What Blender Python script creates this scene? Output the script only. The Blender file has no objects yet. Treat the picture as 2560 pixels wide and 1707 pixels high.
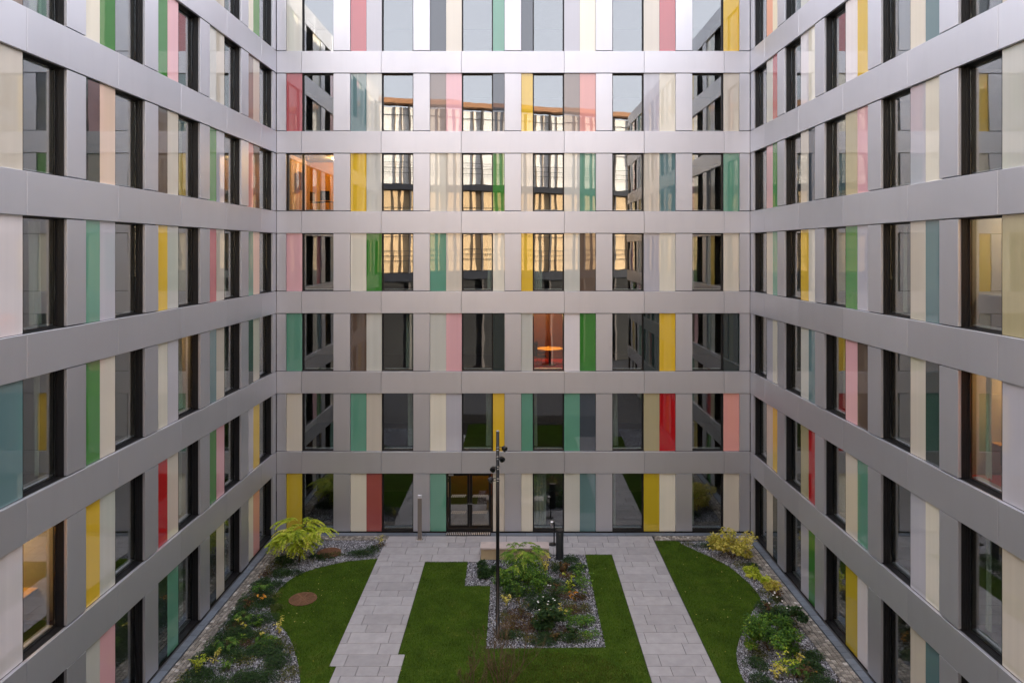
import bpy, bmesh, math, random
import numpy as np
from mathutils import Vector, Matrix

R = math.radians
random.seed(7)
rng = np.random.default_rng(11)
scene = bpy.context.scene
col = scene.collection

# ------------------------------------------------------------------ camera
cam_d = bpy.data.cameras.new('camera')
cam = bpy.data.objects.new('camera', cam_d); col.objects.link(cam)
cam.location = (0, 0, 12.0)
cam.rotation_euler = (R(90), 0, 0)
cam_d.sensor_width = 36.0
cam_d.lens = 1771 / 2560 * 36.0
cam_d.shift_x = -11 / 2560
cam_d.shift_y = -227.9 / 2560
cam_d.clip_end = 2000
scene.camera = cam

# ------------------------------------------------------------------ sky, sun, exposure
SUN_EL, SUN_AZ = R(3.5), R(8.0)        # azimuth measured from +X towards +Y
sun_dir = Vector((math.cos(SUN_EL) * math.cos(SUN_AZ), math.cos(SUN_EL) * math.sin(SUN_AZ), math.sin(SUN_EL)))
world = bpy.data.worlds.new('World'); scene.world = world
world.use_nodes = True
wn, wl = world.node_tree.nodes, world.node_tree.links
wn.clear()
w_out = wn.new('ShaderNodeOutputWorld')
w_bg = wn.new('ShaderNodeBackground'); w_bg.inputs['Strength'].default_value = 0.1
w_sky = wn.new('ShaderNodeTexSky'); w_sky.sky_type = 'NISHITA'; w_sky.sun_disc = False
w_sky.sun_elevation = SUN_EL
w_sky.sun_rotation = math.atan2(sun_dir.x, sun_dir.y)
w_sky.air_density = 1.0; w_sky.dust_density = 1.5; w_sky.ozone_density = 1.0
w_mix = wn.new('ShaderNodeMix'); w_mix.data_type = 'RGBA'
w_mix.inputs['Factor'].default_value = 0.72            # thin even cloud veil over the clear sky
w_mix.inputs['B'].default_value = (5.4, 5.3, 5.85, 1)
wl.new(w_sky.outputs['Color'], w_mix.inputs['A'])
wl.new(w_mix.outputs['Result'], w_bg.inputs['Color'])
wl.new(w_bg.outputs['Background'], w_out.inputs['Surface'])

sun_d = bpy.data.lights.new('sun', 'SUN'); sun = bpy.data.objects.new('sun', sun_d); col.objects.link(sun)
sun_d.energy = 5.0; sun_d.angle = R(0.6); sun_d.color = (1.0, 0.86, 0.70)
sun.rotation_euler = sun_dir.to_track_quat('Z', 'Y').to_euler()

scene.view_settings.view_transform = 'Standard'
scene.view_settings.look = 'None'
scene.view_settings.gamma = 1.0
scene.view_settings.use_curve_mapping = False
scene.view_settings.exposure = 2.45
scene.cycles.max_bounces = 8
scene.cycles.diffuse_bounces = 3
scene.cycles.glossy_bounces = 5
scene.cycles.transparent_max_bounces = 16
scene.cycles.use_denoising = True
scene.cycles.sample_clamp_indirect = 6.0

# ------------------------------------------------------------------ helpers
def lin(c):
    f = lambda v: v / 12.92 if v <= 0.04045 else ((v + 0.055) / 1.055) ** 2.4
    return tuple(f(x / 255.0) for x in c) + (1.0,)

def tag(o, label=None, cat=None, group=None, kind=None):
    if label: o['label'] = label
    if cat: o['category'] = cat
    if group: o['group'] = group
    if kind: o['kind'] = kind
    return o

def empty(name, loc=(0, 0, 0), rz=0, label=None, cat=None, group=None):
    o = bpy.data.objects.new(name, None); col.objects.link(o)
    o.location = loc; o.rotation_euler = (0, 0, rz); o.empty_display_size = 0.2
    return tag(o, label, cat, group)

def add(name, mesh, mat=None, parent=None, loc=(0, 0, 0), rot=None):
    if mat is not None and not mesh.materials: mesh.materials.append(mat)
    o = bpy.data.objects.new(name, mesh); col.objects.link(o)
    if parent: o.parent = parent
    o.location = loc
    if rot: o.rotation_euler = rot
    return o

def slot_mat(o, mat):                      # object-level material on shared mesh data
    if not o.data.materials: o.data.materials.append(None)
    o.material_slots[0].link = 'OBJECT'
    o.material_slots[0].material = mat
    return o

_boxes = {}
def box(w, d, h, bev=0.0, seg=1, key=None):
    """box with one corner at the origin"""
    k = (round(w, 4), round(d, 4), round(h, 4), bev, seg, key)
    if k in _boxes: return _boxes[k]
    bm = bmesh.new()
    bmesh.ops.create_cube(bm, size=1.0)
    for v in bm.verts: v.co = Vector(((v.co.x + .5) * w, (v.co.y + .5) * d, (v.co.z + .5) * h))
    if bev > 0:
        bmesh.ops.bevel(bm, geom=list(bm.edges), offset=bev, segments=seg, profile=0.5, affect='EDGES')
    me = bpy.data.meshes.new('box'); bm.to_mesh(me); bm.free()
    _boxes[k] = me
    return me

def mesh_from(verts, faces, smooth=False, tint=None, name='mesh'):
    me = bpy.data.meshes.new(name)
    me.from_pydata([tuple(v) for v in verts] if not isinstance(verts, np.ndarray) else verts.tolist(), [], faces if not isinstance(faces, np.ndarray) else faces.tolist())
    if tint is not None:
        a = me.attributes.new('tint', 'FLOAT', 'FACE'); a.data.foreach_set('value', np.asarray(tint, dtype=np.float32))
    if smooth: me.polygons.foreach_set('use_smooth', [True] * len(me.polygons))
    me.update()
    return me

def lathe(profile, seg=24, axis_mat=None, smooth=True):
    """profile: (r, z) from bottom to top"""
    vs, fs = [], []
    for r, z in profile:
        for k in range(seg):
            a = 2 * math.pi * k / seg
            vs.append((r * math.cos(a), r * math.sin(a), z))
    n = len(profile)
    for i in range(n - 1):
        for k in range(seg):
            k2 = (k + 1) % seg
            fs.append((i * seg + k, i * seg + k2, (i + 1) * seg + k2, (i + 1) * seg + k))
    if profile[0][0] > 1e-6: fs.append(tuple(reversed(range(seg))))
    if profile[-1][0] > 1e-6: fs.append(tuple((n - 1) * seg + k for k in range(seg)))
    if axis_mat is not None: vs = [tuple(axis_mat @ Vector(v)) for v in vs]
    me = mesh_from(vs, fs)
    if smooth:
        me.polygons.foreach_set('use_smooth', [len(p.vertices) == 4 for p in me.polygons])
        me.set_sharp_from_angle(angle=R(35))
    return me

def tube(points, radii, seg=6):
    vs, fs = [], []
    pts = [Vector(p) for p in points]
    for i, p in enumerate(pts):
        t = (pts[min(i + 1, len(pts) - 1)] - pts[max(i - 1, 0)]).normalized()
        u = t.cross(Vector((0, 0, 1)) if abs(t.z) < .95 else Vector((1, 0, 0))).normalized(); v = t.cross(u)
        for k in range(seg):
            a = 2 * math.pi * k / seg
            vs.append(p + (u * math.cos(a) + v * math.sin(a)) * radii[i])
    for i in range(len(pts) - 1):
        for k in range(seg):
            k2 = (k + 1) % seg
            fs.append((i * seg + k, i * seg + k2, (i + 1) * seg + k2, (i + 1) * seg + k))
    fs.append(tuple(range(seg))); fs.append(tuple((len(pts) - 1) * seg + k for k in range(seg)))
    return vs, fs

def join(parts):
    V, F = [], []
    for vs, fs in parts:
        o = len(V); V += list(vs); F += [tuple(i + o for i in f) for f in fs]
    return V, F

# ------------------------------------------------------------------ materials
class M: pass
def new_mat(name):
    m = bpy.data.materials.new(name); m.use_nodes = True
    nt = m.node_tree; b = nt.nodes['Principled BSDF']
    return m, nt, b

def noise(nt, scale, detail=3, rough=.5, vec=None, dist=0.0):
    n = nt.nodes.new('ShaderNodeTexNoise'); n.inputs['Scale'].default_value = scale
    n.inputs['Detail'].default_value = detail; n.inputs['Roughness'].default_value = rough
    n.inputs['Distortion'].default_value = dist
    if vec is not None: nt.links.new(vec, n.inputs['Vector'])
    return n

def ramp(nt, fac, stops):
    r = nt.nodes.new('ShaderNodeValToRGB')
    while len(r.color_ramp.elements) < len(stops): r.color_ramp.elements.new(.5)
    for e, (p, c) in zip(r.color_ramp.elements, stops): e.position = p; e.color = c
    nt.links.new(fac, r.inputs['Fac'])
    return r

def position(nt, scale=(1, 1, 1)):
    g = nt.nodes.new('ShaderNodeNewGeometry')
    mp = nt.nodes.new('ShaderNodeMapping'); mp.inputs['Scale'].default_value = scale
    nt.links.new(g.outputs['Position'], mp.inputs['Vector'])
    return mp.outputs['Vector']

def bump(nt, height, strength, distance, target):
    b = nt.nodes.new('ShaderNodeBump'); b.inputs['Strength'].default_value = strength
    b.inputs['Distance'].default_value = distance
    nt.links.new(height, b.inputs['Height']); nt.links.new(b.outputs['Normal'], target)
    return b

def scale_by_random(nt, colour_socket, lo, hi):
    oi = nt.nodes.new('ShaderNodeObjectInfo')
    mr = nt.nodes.new('ShaderNodeMapRange'); mr.inputs['To Min'].default_value = lo; mr.inputs['To Max'].default_value = hi
    nt.links.new(oi.outputs['Random'], mr.inputs['Value'])
    mx = nt.nodes.new('ShaderNodeMix'); mx.data_type = 'RGBA'; mx.blend_type = 'MULTIPLY'; mx.inputs['Factor'].default_value = 1
    if isinstance(colour_socket, tuple): mx.inputs['A'].default_value = colour_socket
    else: nt.links.new(colour_socket, mx.inputs['A'])
    nt.links.new(mr.outputs['Result'], mx.inputs['B'])
    return mx.outputs['Result']

def simple(name, rgb, rough=.6, metal=0.0, spec=.5, var=0.06, nscale=6.0, bmp=0.0):
    m, nt, b = new_mat(name)
    n = noise(nt, nscale, 4, .55, position(nt))
    c = lin(rgb)
    r = ramp(nt, n.outputs['Fac'], [(.25, tuple(x * (1 - var) for x in c[:3]) + (1,)), (.75, tuple(min(1, x * (1 + var)) for x in c[:3]) + (1,))])
    nt.links.new(r.outputs['Color'], b.inputs['Base Color'])
    b.inputs['Roughness'].default_value = rough; b.inputs['Metallic'].default_value = metal
    b.inputs['Specular IOR Level'].default_value = spec
    if bmp: bump(nt, noise(nt, nscale * 6, 4, .6, position(nt)).outputs['Fac'], bmp, .01, b.inputs['Normal'])
    return m

def make_metal(name, rgb, rough):
    m, nt, b = new_mat(name)
    big = noise(nt, .35, 2, .5, position(nt))
    fine = noise(nt, 220, 2, .6, position(nt))
    c = lin(rgb)
    r = ramp(nt, big.outputs['Fac'], [(.3, tuple(x * .965 for x in c[:3]) + (1,)), (.7, tuple(x * 1.03 for x in c[:3]) + (1,))])
    st = noise(nt, 1.0, 4, .65, position(nt, (2.2, 2.2, .35)))       # faint run-off streaks
    sr = nt.nodes.new('ShaderNodeMapRange'); sr.inputs['From Min'].default_value = .5; sr.inputs['From Max'].default_value = .78
    sr.inputs['To Min'].default_value = 1.0; sr.inputs['To Max'].default_value = .965
    nt.links.new(st.outputs['Fac'], sr.inputs['Value'])
    mx_ = nt.nodes.new('ShaderNodeMix'); mx_.data_type = 'RGBA'; mx_.blend_type = 'MULTIPLY'; mx_.inputs['Factor'].default_value = 1
    nt.links.new(r.outputs['Color'], mx_.inputs['A']); nt.links.new(sr.outputs['Result'], mx_.inputs['B'])
    nt.links.new(scale_by_random(nt, mx_.outputs['Result'], .94, 1.04), b.inputs['Base Color'])
    b.inputs['Metallic'].default_value = 0.86
    rr = nt.nodes.new('ShaderNodeMapRange'); rr.inputs['To Min'].default_value = rough - .03; rr.inputs['To Max'].default_value = rough + .05
    nt.links.new(fine.outputs['Fac'], rr.inputs['Value']); nt.links.new(rr.outputs['Result'], b.inputs['Roughness'])
    wave = noise(nt, .9, 1, .4, position(nt))
    b1 = bump(nt, wave.outputs['Fac'], .25, .012, b.inputs['Normal'])
    b2 = nt.nodes.new('ShaderNodeBump'); b2.inputs['Strength'].default_value = .035; b2.inputs['Distance'].default_value = .002
    nt.links.new(fine.outputs['Fac'], b2.inputs['Height']); nt.links.new(b2.outputs['Normal'], b1.inputs['Normal'])
    return m
M.metal = make_metal('anodised_aluminium', (207, 208, 214), .48)
M.metal_light = make_metal('anodised_edge', (222, 222, 228), .42)

def make_glass():
    m = bpy.data.materials.new('window_glass'); m.use_nodes = True
    nt = m.node_tree; nt.nodes.clear()
    o = nt.nodes.new('ShaderNodeOutputMaterial'); mix = nt.nodes.new('ShaderNodeMixShader')
    tr = nt.nodes.new('ShaderNodeBsdfTransparent'); tr.inputs['Color'].default_value = (.80, .84, .82, 1)
    gl = nt.nodes.new('ShaderNodeBsdfGlossy'); gl.inputs['Roughness'].default_value = 0.004
    gl.inputs['Color'].default_value = (.95, .97, 1, 1)
    lw_ = nt.nodes.new('ShaderNodeLayerWeight'); lw_.inputs['Blend'].default_value = .5
    pw = nt.nodes.new('ShaderNodeMath'); pw.operation = 'POWER'; pw.inputs[1].default_value = 4.0
    mr = nt.nodes.new('ShaderNodeMapRange'); mr.inputs['To Min'].default_value = .19; mr.inputs['To Max'].default_value = 1.0
    nt.links.new(lw_.outputs['Facing'], pw.inputs[0]); nt.links.new(pw.outputs['Value'], mr.inputs['Value'])
    nt.links.new(mr.outputs['Result'], mix.inputs['Fac'])
    nt.links.new(tr.outputs['BSDF'], mix.inputs[1]); nt.links.new(gl.outputs['BSDF'], mix.inputs[2])
    nt.links.new(mix.outputs['Shader'], o.inputs['Surface'])
    n = noise(nt, 1.5, 1, .4, position(nt, (1.3, 1.3, .7)))
    bump(nt, n.outputs['Fac'], .065, .012, gl.inputs['Normal'])
    return m
M.glass = make_glass()

PAL = dict(yellow=(222, 184, 52), green=(58, 128, 46), jade=(96, 152, 128), teal=(96, 126, 128), dark=(30, 44, 42),
           slate=(62, 70, 78), brown=(92, 76, 64), taupe=(138, 124, 115), red=(176, 22, 28), rose=(182, 92, 96), pink=(222, 172, 176),
           salmon=(222, 156, 146), lavender=(182, 181, 188), cream=(224, 219, 201), beige=(204, 196, 180), grey=(198, 198, 188),
           khaki=(178, 168, 130), white=(222, 216, 216), peach=(224, 198, 176), brick=(164, 84, 78), clear=(40, 46, 44), olive=(196, 172, 44))
PALE = {'cream', 'beige', 'grey', 'khaki', 'white', 'peach', 'lavender'}
def make_panel(name, rgb):
    """back-coloured facade glass: a coloured layer under clear glass; faint folds of the lining show through the pale ones"""
    m, nt, b = new_mat('panel_' + name)
    tc = nt.nodes.new('ShaderNodeTexCoord'); mp = nt.nodes.new('ShaderNodeMapping')
    oi = nt.nodes.new('ShaderNodeObjectInfo')
    add_ = nt.nodes.new('ShaderNodeVectorMath'); add_.operation = 'ADD'
    sc_ = nt.nodes.new('ShaderNodeVectorMath'); sc_.operation = 'SCALE'; sc_.inputs['Scale'].default_value = 37.0
    cb = nt.nodes.new('ShaderNodeCombineXYZ')
    nt.links.new(oi.outputs['Random'], cb.inputs['X']); nt.links.new(cb.outputs['Vector'], sc_.inputs[0])
    nt.links.new(tc.outputs['Object'], add_.inputs[0]); nt.links.new(sc_.outputs['Vector'], add_.inputs[1])
    mp.inputs['Scale'].default_value = (5, 0.0, .08)
    nt.links.new(add_.outputs['Vector'], mp.inputs['Vector'])
    n = noise(nt, 1.0, 3, .6, mp.outputs['Vector'])
    a = .045 if name in PALE else .025
    c = lin(rgb)
    r = ramp(nt, n.outputs['Fac'], [(.3, tuple(x * (1 - a) for x in c[:3]) + (1,)), (.7, tuple(min(1, x * (1 + a * .5)) for x in c[:3]) + (1,))])
    nt.links.new(scale_by_random(nt, r.outputs['Color'], .92, 1.05), b.inputs['Base Color'])
    b.inputs['Roughness'].default_value = .45
    b.inputs['Specular IOR Level'].default_value = .1
    b.inputs['Coat Weight'].default_value = 1.0; b.inputs['Coat Roughness'].default_value = .006; b.inputs['Coat IOR'].default_value = 1.95
    w = noise(nt, 1.1, 1, .4, position(nt))
    bump(nt, w.outputs['Fac'], .10, .010, b.inputs['Coat Normal'])
    return m
M.pan = {k: make_panel(k, v) for k, v in PAL.items()}

M.black = simple('black_frame', (26, 26, 28), .38, 0, .5, .1)
M.black2 = simple('black_metal', (22, 23, 25), .35, .3, .5, .1)
M.core = simple('dark_backing', (38, 36, 36), .8)
M.plaster = simple('room_plaster', (150, 146, 140), .8)
M.slab = simple('slab_carpet', (70, 42, 40), .9)
M.curtain = simple('curtain', (196, 202, 190), .85, 0, .2, .08, 3)
M.roof = simple('roof_felt', (90, 90, 92), .9)
M.ochre = simple('ochre_wall', (226, 160, 60), .7)
M.peach = simple('peach_wall', (236, 200, 160), .7)
M.wood = simple('wood_panel', (112, 58, 22), .5, 0, .4, .15, 2)
M.redcarpet = simple('red_carpet', (206, 44, 18), .9)
M.screen = simple('screen', (14, 15, 17), .2)
M.chrome = simple('chrome', (200, 200, 200), .2, 1)
M.tabletop = simple('table_top', (226, 178, 100), .35)
M.steel = simple('dark_steel', (30, 34, 46), .55, .2)
M.concrete = simple('concrete', (112, 108, 104), .85, 0, .3, .15, 1.2, .2)

# ------------------------------------------------------------------ building
PITCH, BAND = 3.402, .93
def ztop(k): return 3.451 + PITCH * (k - 1)
def row_span(k): return (0.0, 2.521) if k == 0 else (ztop(k), ztop(k) + PITCH - BAND)
ROWS = 7
YB, XL, XR = 30.107, -10.198, 9.931

_rev = {}
def reveal_mesh(w, h):
    """black ribbed lining of a deep window recess, ending in the casement frame; one connected skin"""
    k = (round(w, 3), round(h, 3))
    if k in _rev: return _rev[k]
    prof = [(0, 0), (0, .05), (.016, .05), (.016, .075), (.002, .075), (.002, .115), (.018, .115), (.018, .14), (.004, .14),
            (.004, .18), (.022, .18), (.022, .205), (.010, .205), (.010, .225), (.062, .232), (.066, .262), (.02, .265)]
    vs, fs = [], []
    for i, d in [(a * .78, b_ * .74) for a, b_ in prof]:
        vs += [(i, d, i), (w - i, d, i), (w - i, d, h - i), (i, d, h - i)]
    for q in range(len(prof) - 1):
        for e in range(4):
            a, b_ = q * 4 + e, q * 4 + (e + 1) % 4
            fs.append((a, a + 4, b_ + 4, b_))
    me = mesh_from(vs, fs); _rev[k] = me
    return me

_cur = {}
def curtain_mesh(w, h):
    k = (round(w, 3), round(h, 3))
    if k in _cur: return _cur[k]
    n = max(6, int(w * 60)); vs, fs = [], []
    for zz in (0, .5, 1):
        for i in range(n + 1):
            x = i / n * w
            vs.append((x + .015 * math.sin(zz * 3 + i), .035 * math.sin(x * 46) + .012 * math.sin(x * 17 + zz * 2), zz * h))
    for r_ in range(2):
        for i in range(n):
            a = r_ * (n + 1) + i; fs.append((a, a + 1, a + n + 2, a + n + 1))
    me = mesh_from(vs, fs, smooth=True); _cur[k] = me
    return me

def add_window(wing, s0, s1, k, curtains=()):
    z0, z1 = row_span(k)
    if k == 0: z0 = .05
    w, h = s1 - s0, z1 - z0
    f = slot_mat(add('window', reveal_mesh(w, h), None, wing, (s0, .083, z0)), M.black)
    p = add('pane', box(w - .10, .012, h - .10, 0, 1, 'pane'), M.glass, f, (.05, .168, .05))
    p.rotation_euler = (random.uniform(-.0012, .0012), 0, random.uniform(-.0012, .0012))
    sill = slot_mat(add('sill', box(w - .14, .16, .03, .004), None, f, (.07, .205, .055)), M.metal_light)
    for side, cw in curtains:
        x0 = .06 if side == 'l' else w - .06 - cw
        c = slot_mat(add('curtain', curtain_mesh(cw, h - .16), None, f, (x0, .50, .08)), M.curtain)
    return f

def add_panel(wing, s0, s1, k, colour):
    z0, z1 = row_span(k)
    if k == 0: z0 = .03
    o = slot_mat(add('glass_panel', box(s1 - s0, .022, z1 - z0 - .008, .002), None, wing, (s0, .085, z0 + .004)), M.pan[colour])
    o.rotation_euler = (random.uniform(-.0008, .0008), 0, random.uniform(-.0006, .0006))

def add_pier(wing, s0, s1, k):
    z0, z1 = row_span(k)
    if k == 0: z0 = .035
    slot_mat(add('pier_panel', box(s1 - s0, .20, z1 - z0 - .05, .006), None, wing, (s0, .015, z0 + .025)), M.metal)

def build_wing(wing, flip, joints, modules, bands, colours, ends, curtains, skip=()):
    """joints etc. are given along the wall; flip mirrors them for the wing whose local axis runs the other way"""
    F = (lambda a, b: (-b, -a)) if flip else (lambda a, b: (a, b))
    zt = ztop(ROWS)
    s_lo, s_hi = F(*ends)
    # storeys: floor slabs, bands
    for k in range(1, ROWS + 1):
        zb = ztop(k) - BAND
        slot_mat(add('floor_slab', box(s_hi - s_lo, 5.1, BAND - .06), None, wing, (s_lo, .09, zb + .03)), M.slab if k < ROWS else M.roof)
        for a, b in zip(bands[:-1], bands[1:]):
            a2, b2 = F(a, b)
            slot_mat(add('spandrel_panel', box(b2 - a2 - .010, .084, BAND - .006, .006), None, wing, (a2 + .005, 0, zb)), M.metal)
            # pale soffit under the slab, one per bay
            slot_mat(add('ceiling', box(b2 - a2, 4.6, .012), None, wing, (a2, .42, zb + .012)), M.plaster)
    slot_mat(add('floor_slab', box(s_hi - s_lo, 5.0, .3), None, wing, (s_lo, .13, -.28)), M.core)
    slot_mat(add('rear_wall', box(s_hi - s_lo, 8.0, zt + .3), None, wing, (s_lo, 5.15, -.1)), M.plaster)
    slot_mat(add('roof', box(s_hi - s_lo, 13.2, .12), None, wing, (s_lo, .05, zt - .14)), M.roof)
    # bays
    for mi, mod in enumerate(modules):
        for k in range(ROWS):
            for j, el in enumerate(mod):
                a, b = F(el[1], el[2])
                if (mi, k, el[0], el[3] if len(el) > 3 else 0) in skip: continue
                if el[0] == 'win':
                    cs = curtains.get((mi, k))
                    if cs is None:
                        cs = ()
                        if random.random() < .75: cs = ((random.choice('lr'), random.choice((.18, .26, .36))),)
                    add_window(wing, a, b, k, cs)
                elif el[0] == 'pier': add_pier(wing, a, b, k)
                else: add_panel(wing, a, b, k, colours(mi, k, el[3]))
        # partition behind the pier, backing behind the closed stretches
        for el in mod:
            a, b = F(el[1], el[2])
            if el[0] == 'pier':
                slot_mat(add('partition', box(.12, 4.8, zt), None, wing, ((a + b) / 2 - .06, .36, -.02)), M.plaster)
        run = None
        for el in mod + [('win', 0, 0)]:
            if el[0] == 'win':
                if run:
                    a, b = F(*run)
                    if wing is rear and mi == 0:
                        c = BX(714.6); z4, z5 = row_span(4)
                        slot_mat(add('wall', box(b - c, .225, z4 - .02), None, wing, (c, .115, 0)), M.core)
                        slot_mat(add('wall', box(b - c, .225, zt - .1 - z5), None, wing, (c, .115, z5)), M.core); b = c
                    if wing is rear and mi == 2:
                        c = BX(1114.7); slot_mat(add('wall', box(b - c, .225, zt - 2.7), None, wing, (c, .115, 2.6)), M.core); b = c
                    slot_mat(add('wall', box(b - a, .225, zt - .1), None, wing, (a, .115, 0)), M.core)
                run = None
            else: run = (el[1], el[2]) if run is None else (min(run[0], el[1]), max(run[1], el[2]))
    for e in (s_lo, s_hi - .25):
        slot_mat(add('end_wall', box(.25, 5.06, zt - .2), None, wing, (e, .093, 0)), M.core)

# --- rear wing, facing the camera
BX = lambda px: (px - 1291) * .017
rear = empty('office_wing', (0, YB, 0), 0, 'rear wing of the office block with glazed double doors at ground level', 'building', 'wings of the office block')
rear_modules = [
    [('pier', BX(691.4), BX(714.3)), ('pan', BX(714.8), BX(754.0), 0)],
    [('win', BX(754.3), BX(833)), ('pier', BX(833.3), BX(875)), ('pan', BX(875.5), BX(914.9), 1), ('pan', BX(915.2), BX(953.6), 2)],
    [('win', BX(954), BX(1032.6)), ('pier', BX(1033), BX(1074.3)), ('pan', BX(1074.8), BX(1114.6), 3), ('pan', BX(1114.9), BX(1154), 4)],
    [('win', BX(1154.3), BX(1232)), ('pan', BX(1232.3), BX(1261.2), 5), ('pier', BX(1261.6), BX(1302.8)), ('pan', BX(1303.2), BX(1332), 6)],
    [('win', BX(1332.3), BX(1410.4)), ('pan', BX(1410.8), BX(1449.8), 7), ('pan', BX(1450.1), BX(1489.6), 8), ('pier', BX(1490), BX(1531))],
    [('win', BX(1531.3), BX(1609.8)), ('pan', BX(1610.2), BX(1649.4), 9), ('pan', BX(1649.7), BX(1689.4), 10), ('pier', BX(1689.8), BX(1731))],
    [('win', BX(1731.3), BX(1809.6)), ('pan', BX(1810), BX(1849.4), 11), ('pier', BX(1849.8), BX(1874.9))],
]
rear_cols = {
    6: 'grey rose lavender slate beige jade slate lavender cream beige rose yellow',
    5: 'rose teal grey taupe pink slate yellow taupe salmon lavender cream beige',
    4: 'clear yellow grey cream beige green beige grey jade beige teal jade',
    3: 'pink cream green jade beige cream yellow grey brown lavender cream beige',
    2: 'jade brown grey grey pink dark grey white green dark yellow dark',
    1: 'beige jade beige cream lavender yellow jade jade slate khaki red salmon',
    0: 'olive cream brick jade beige beige cream grey teal olive cream beige'}
rear_cols = {k: v.split() for k, v in rear_cols.items()}
rear_curt = {(i, k): () for i in range(1, 7) for k in range(7)}
rear_curt.update({(2, 2): (('r', .34),), (2, 1): (('r', .26),), (3, 1): (('r', .26),), (5, 1): (('l', .24),), (4, 1): (('l', .14),),
                  (4, 0): (('l', .52),), (5, 0): (('l', .16),), (6, 0): (('l', .16),), (4, 3): (('l', .34),), (3, 3): (('r', .2),), (6, 3): (('l', .14),)})
build_wing(rear, False, None, rear_modules, [XL + .002, -9.141, -5.748, -2.344, 2.035, 5.433, 8.831, XR - .002],
           lambda mi, k, s: rear_cols[k][s], (XL - 4, XR + 4), rear_curt,
           skip={(2, 0, 'pan', 4), (3, 0, 'win', 0), (1, 4, 'none', 0), (0, 4, 'pan', 0)})

# --- side wings
def side_modules(js, wide=()):
    out = []
    for i, z in enumerate(js):
        e = .075 if i in wide else 0
        if i < len(js) - 1:
            out.append([('win', z + .008, z + 1.335), ('pier', z + 1.345, z + 2.058), ('pan', z + 2.068, z + 2.728 + e, 'A'), ('pan', z + 2.733 + e, z + 3.395 + 2 * e, 'B')])
        else:
            out.append([('win', z + .008, z + 1.335), ('pier', z + 1.345, YB - .012)])
    return out
lj = [7.96, 11.36, 14.76, 18.15, 21.55, 24.96, 28.35]
left_cols = {  # rows -> A B pairs, from the camera's side towards the rear wing
    6: 'cream beige|grey pink|cream green|green pink|grey beige|cream green',
    5: 'yellow grey|beige taupe|cream green|green pink|grey beige|taupe beige',
    4: 'jade cream|cream beige|dark peach|brown beige|green lavender|salmon brown',
    3: 'pink grey|jade white|jade lavender|yellow grey|rose beige|jade peach',
    2: 'cream red|beige teal|green beige|cream lavender|teal beige|dark beige',
    1: 'grey green|yellow white|yellow grey|red beige|green pink|lavender yellow',
    0: 'beige jade|cream dark|grey pink|dark jade|clear beige|cream salmon'}
rj = [-2.39, 1.01, 4.41, 7.81, 11.21, 14.61, 18.00, 21.55, 24.95, 28.36]
right_cols = {
    6: 'grey pink|jade cream|beige yellow|rose grey|cream beige|teal beige|yellow beige|cream grey|cream salmon',
    5: 'cream red|grey beige|jade white|pink grey|dark beige|teal beige|yellow white|cream white|rose grey',
    4: 'beige jade|yellow grey|cream pink|slate beige|cream grey|cream lavender|pink khaki|slate beige|green pink',
    3: 'rose beige|cream lavender|green grey|taupe beige|yellow khaki|teal beige|lavender green|cream yellow|jade beige',
    2: 'grey green|pink beige|dark cream|beige lavender|cream lavender|dark beige|brown pink|teal grey|cream lavender',
    1: 'yellow beige|jade grey|beige red|cream khaki|jade beige|cream lavender|jade beige|red khaki|yellow beige',
    0: 'dark beige|cream green|pink grey|jade beige|yellow cream|teal beige|white olive|green lavender|dark beige'}
def side_colour(tab):
    t = {k: [p.split() for p in v.split('|')] for k, v in tab.items()}
    return lambda mi, k, s: t[k][mi][0 if s == 'A' else 1]
left = empty('office_wing', (XL, 0, 0), R(90), 'left wing of the office block, its facade receding from the left edge', 'building', 'wings of the office block')
build_wing(left, False, lj, side_modules(lj), lj + [YB - .003], side_colour(left_cols), (7.7, YB), {})
right = empty('office_wing', (XR, 0, 0), R(-90), 'right wing of the office block, its facade receding from the right edge', 'building', 'wings of the office block')
build_wing(right, True, rj, side_modules(rj, (6,)), rj + [YB - .003], side_colour(right_cols), (-2.65, YB), {})
add_window(rear, BX(714.8), BX(754.0), 4)

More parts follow.
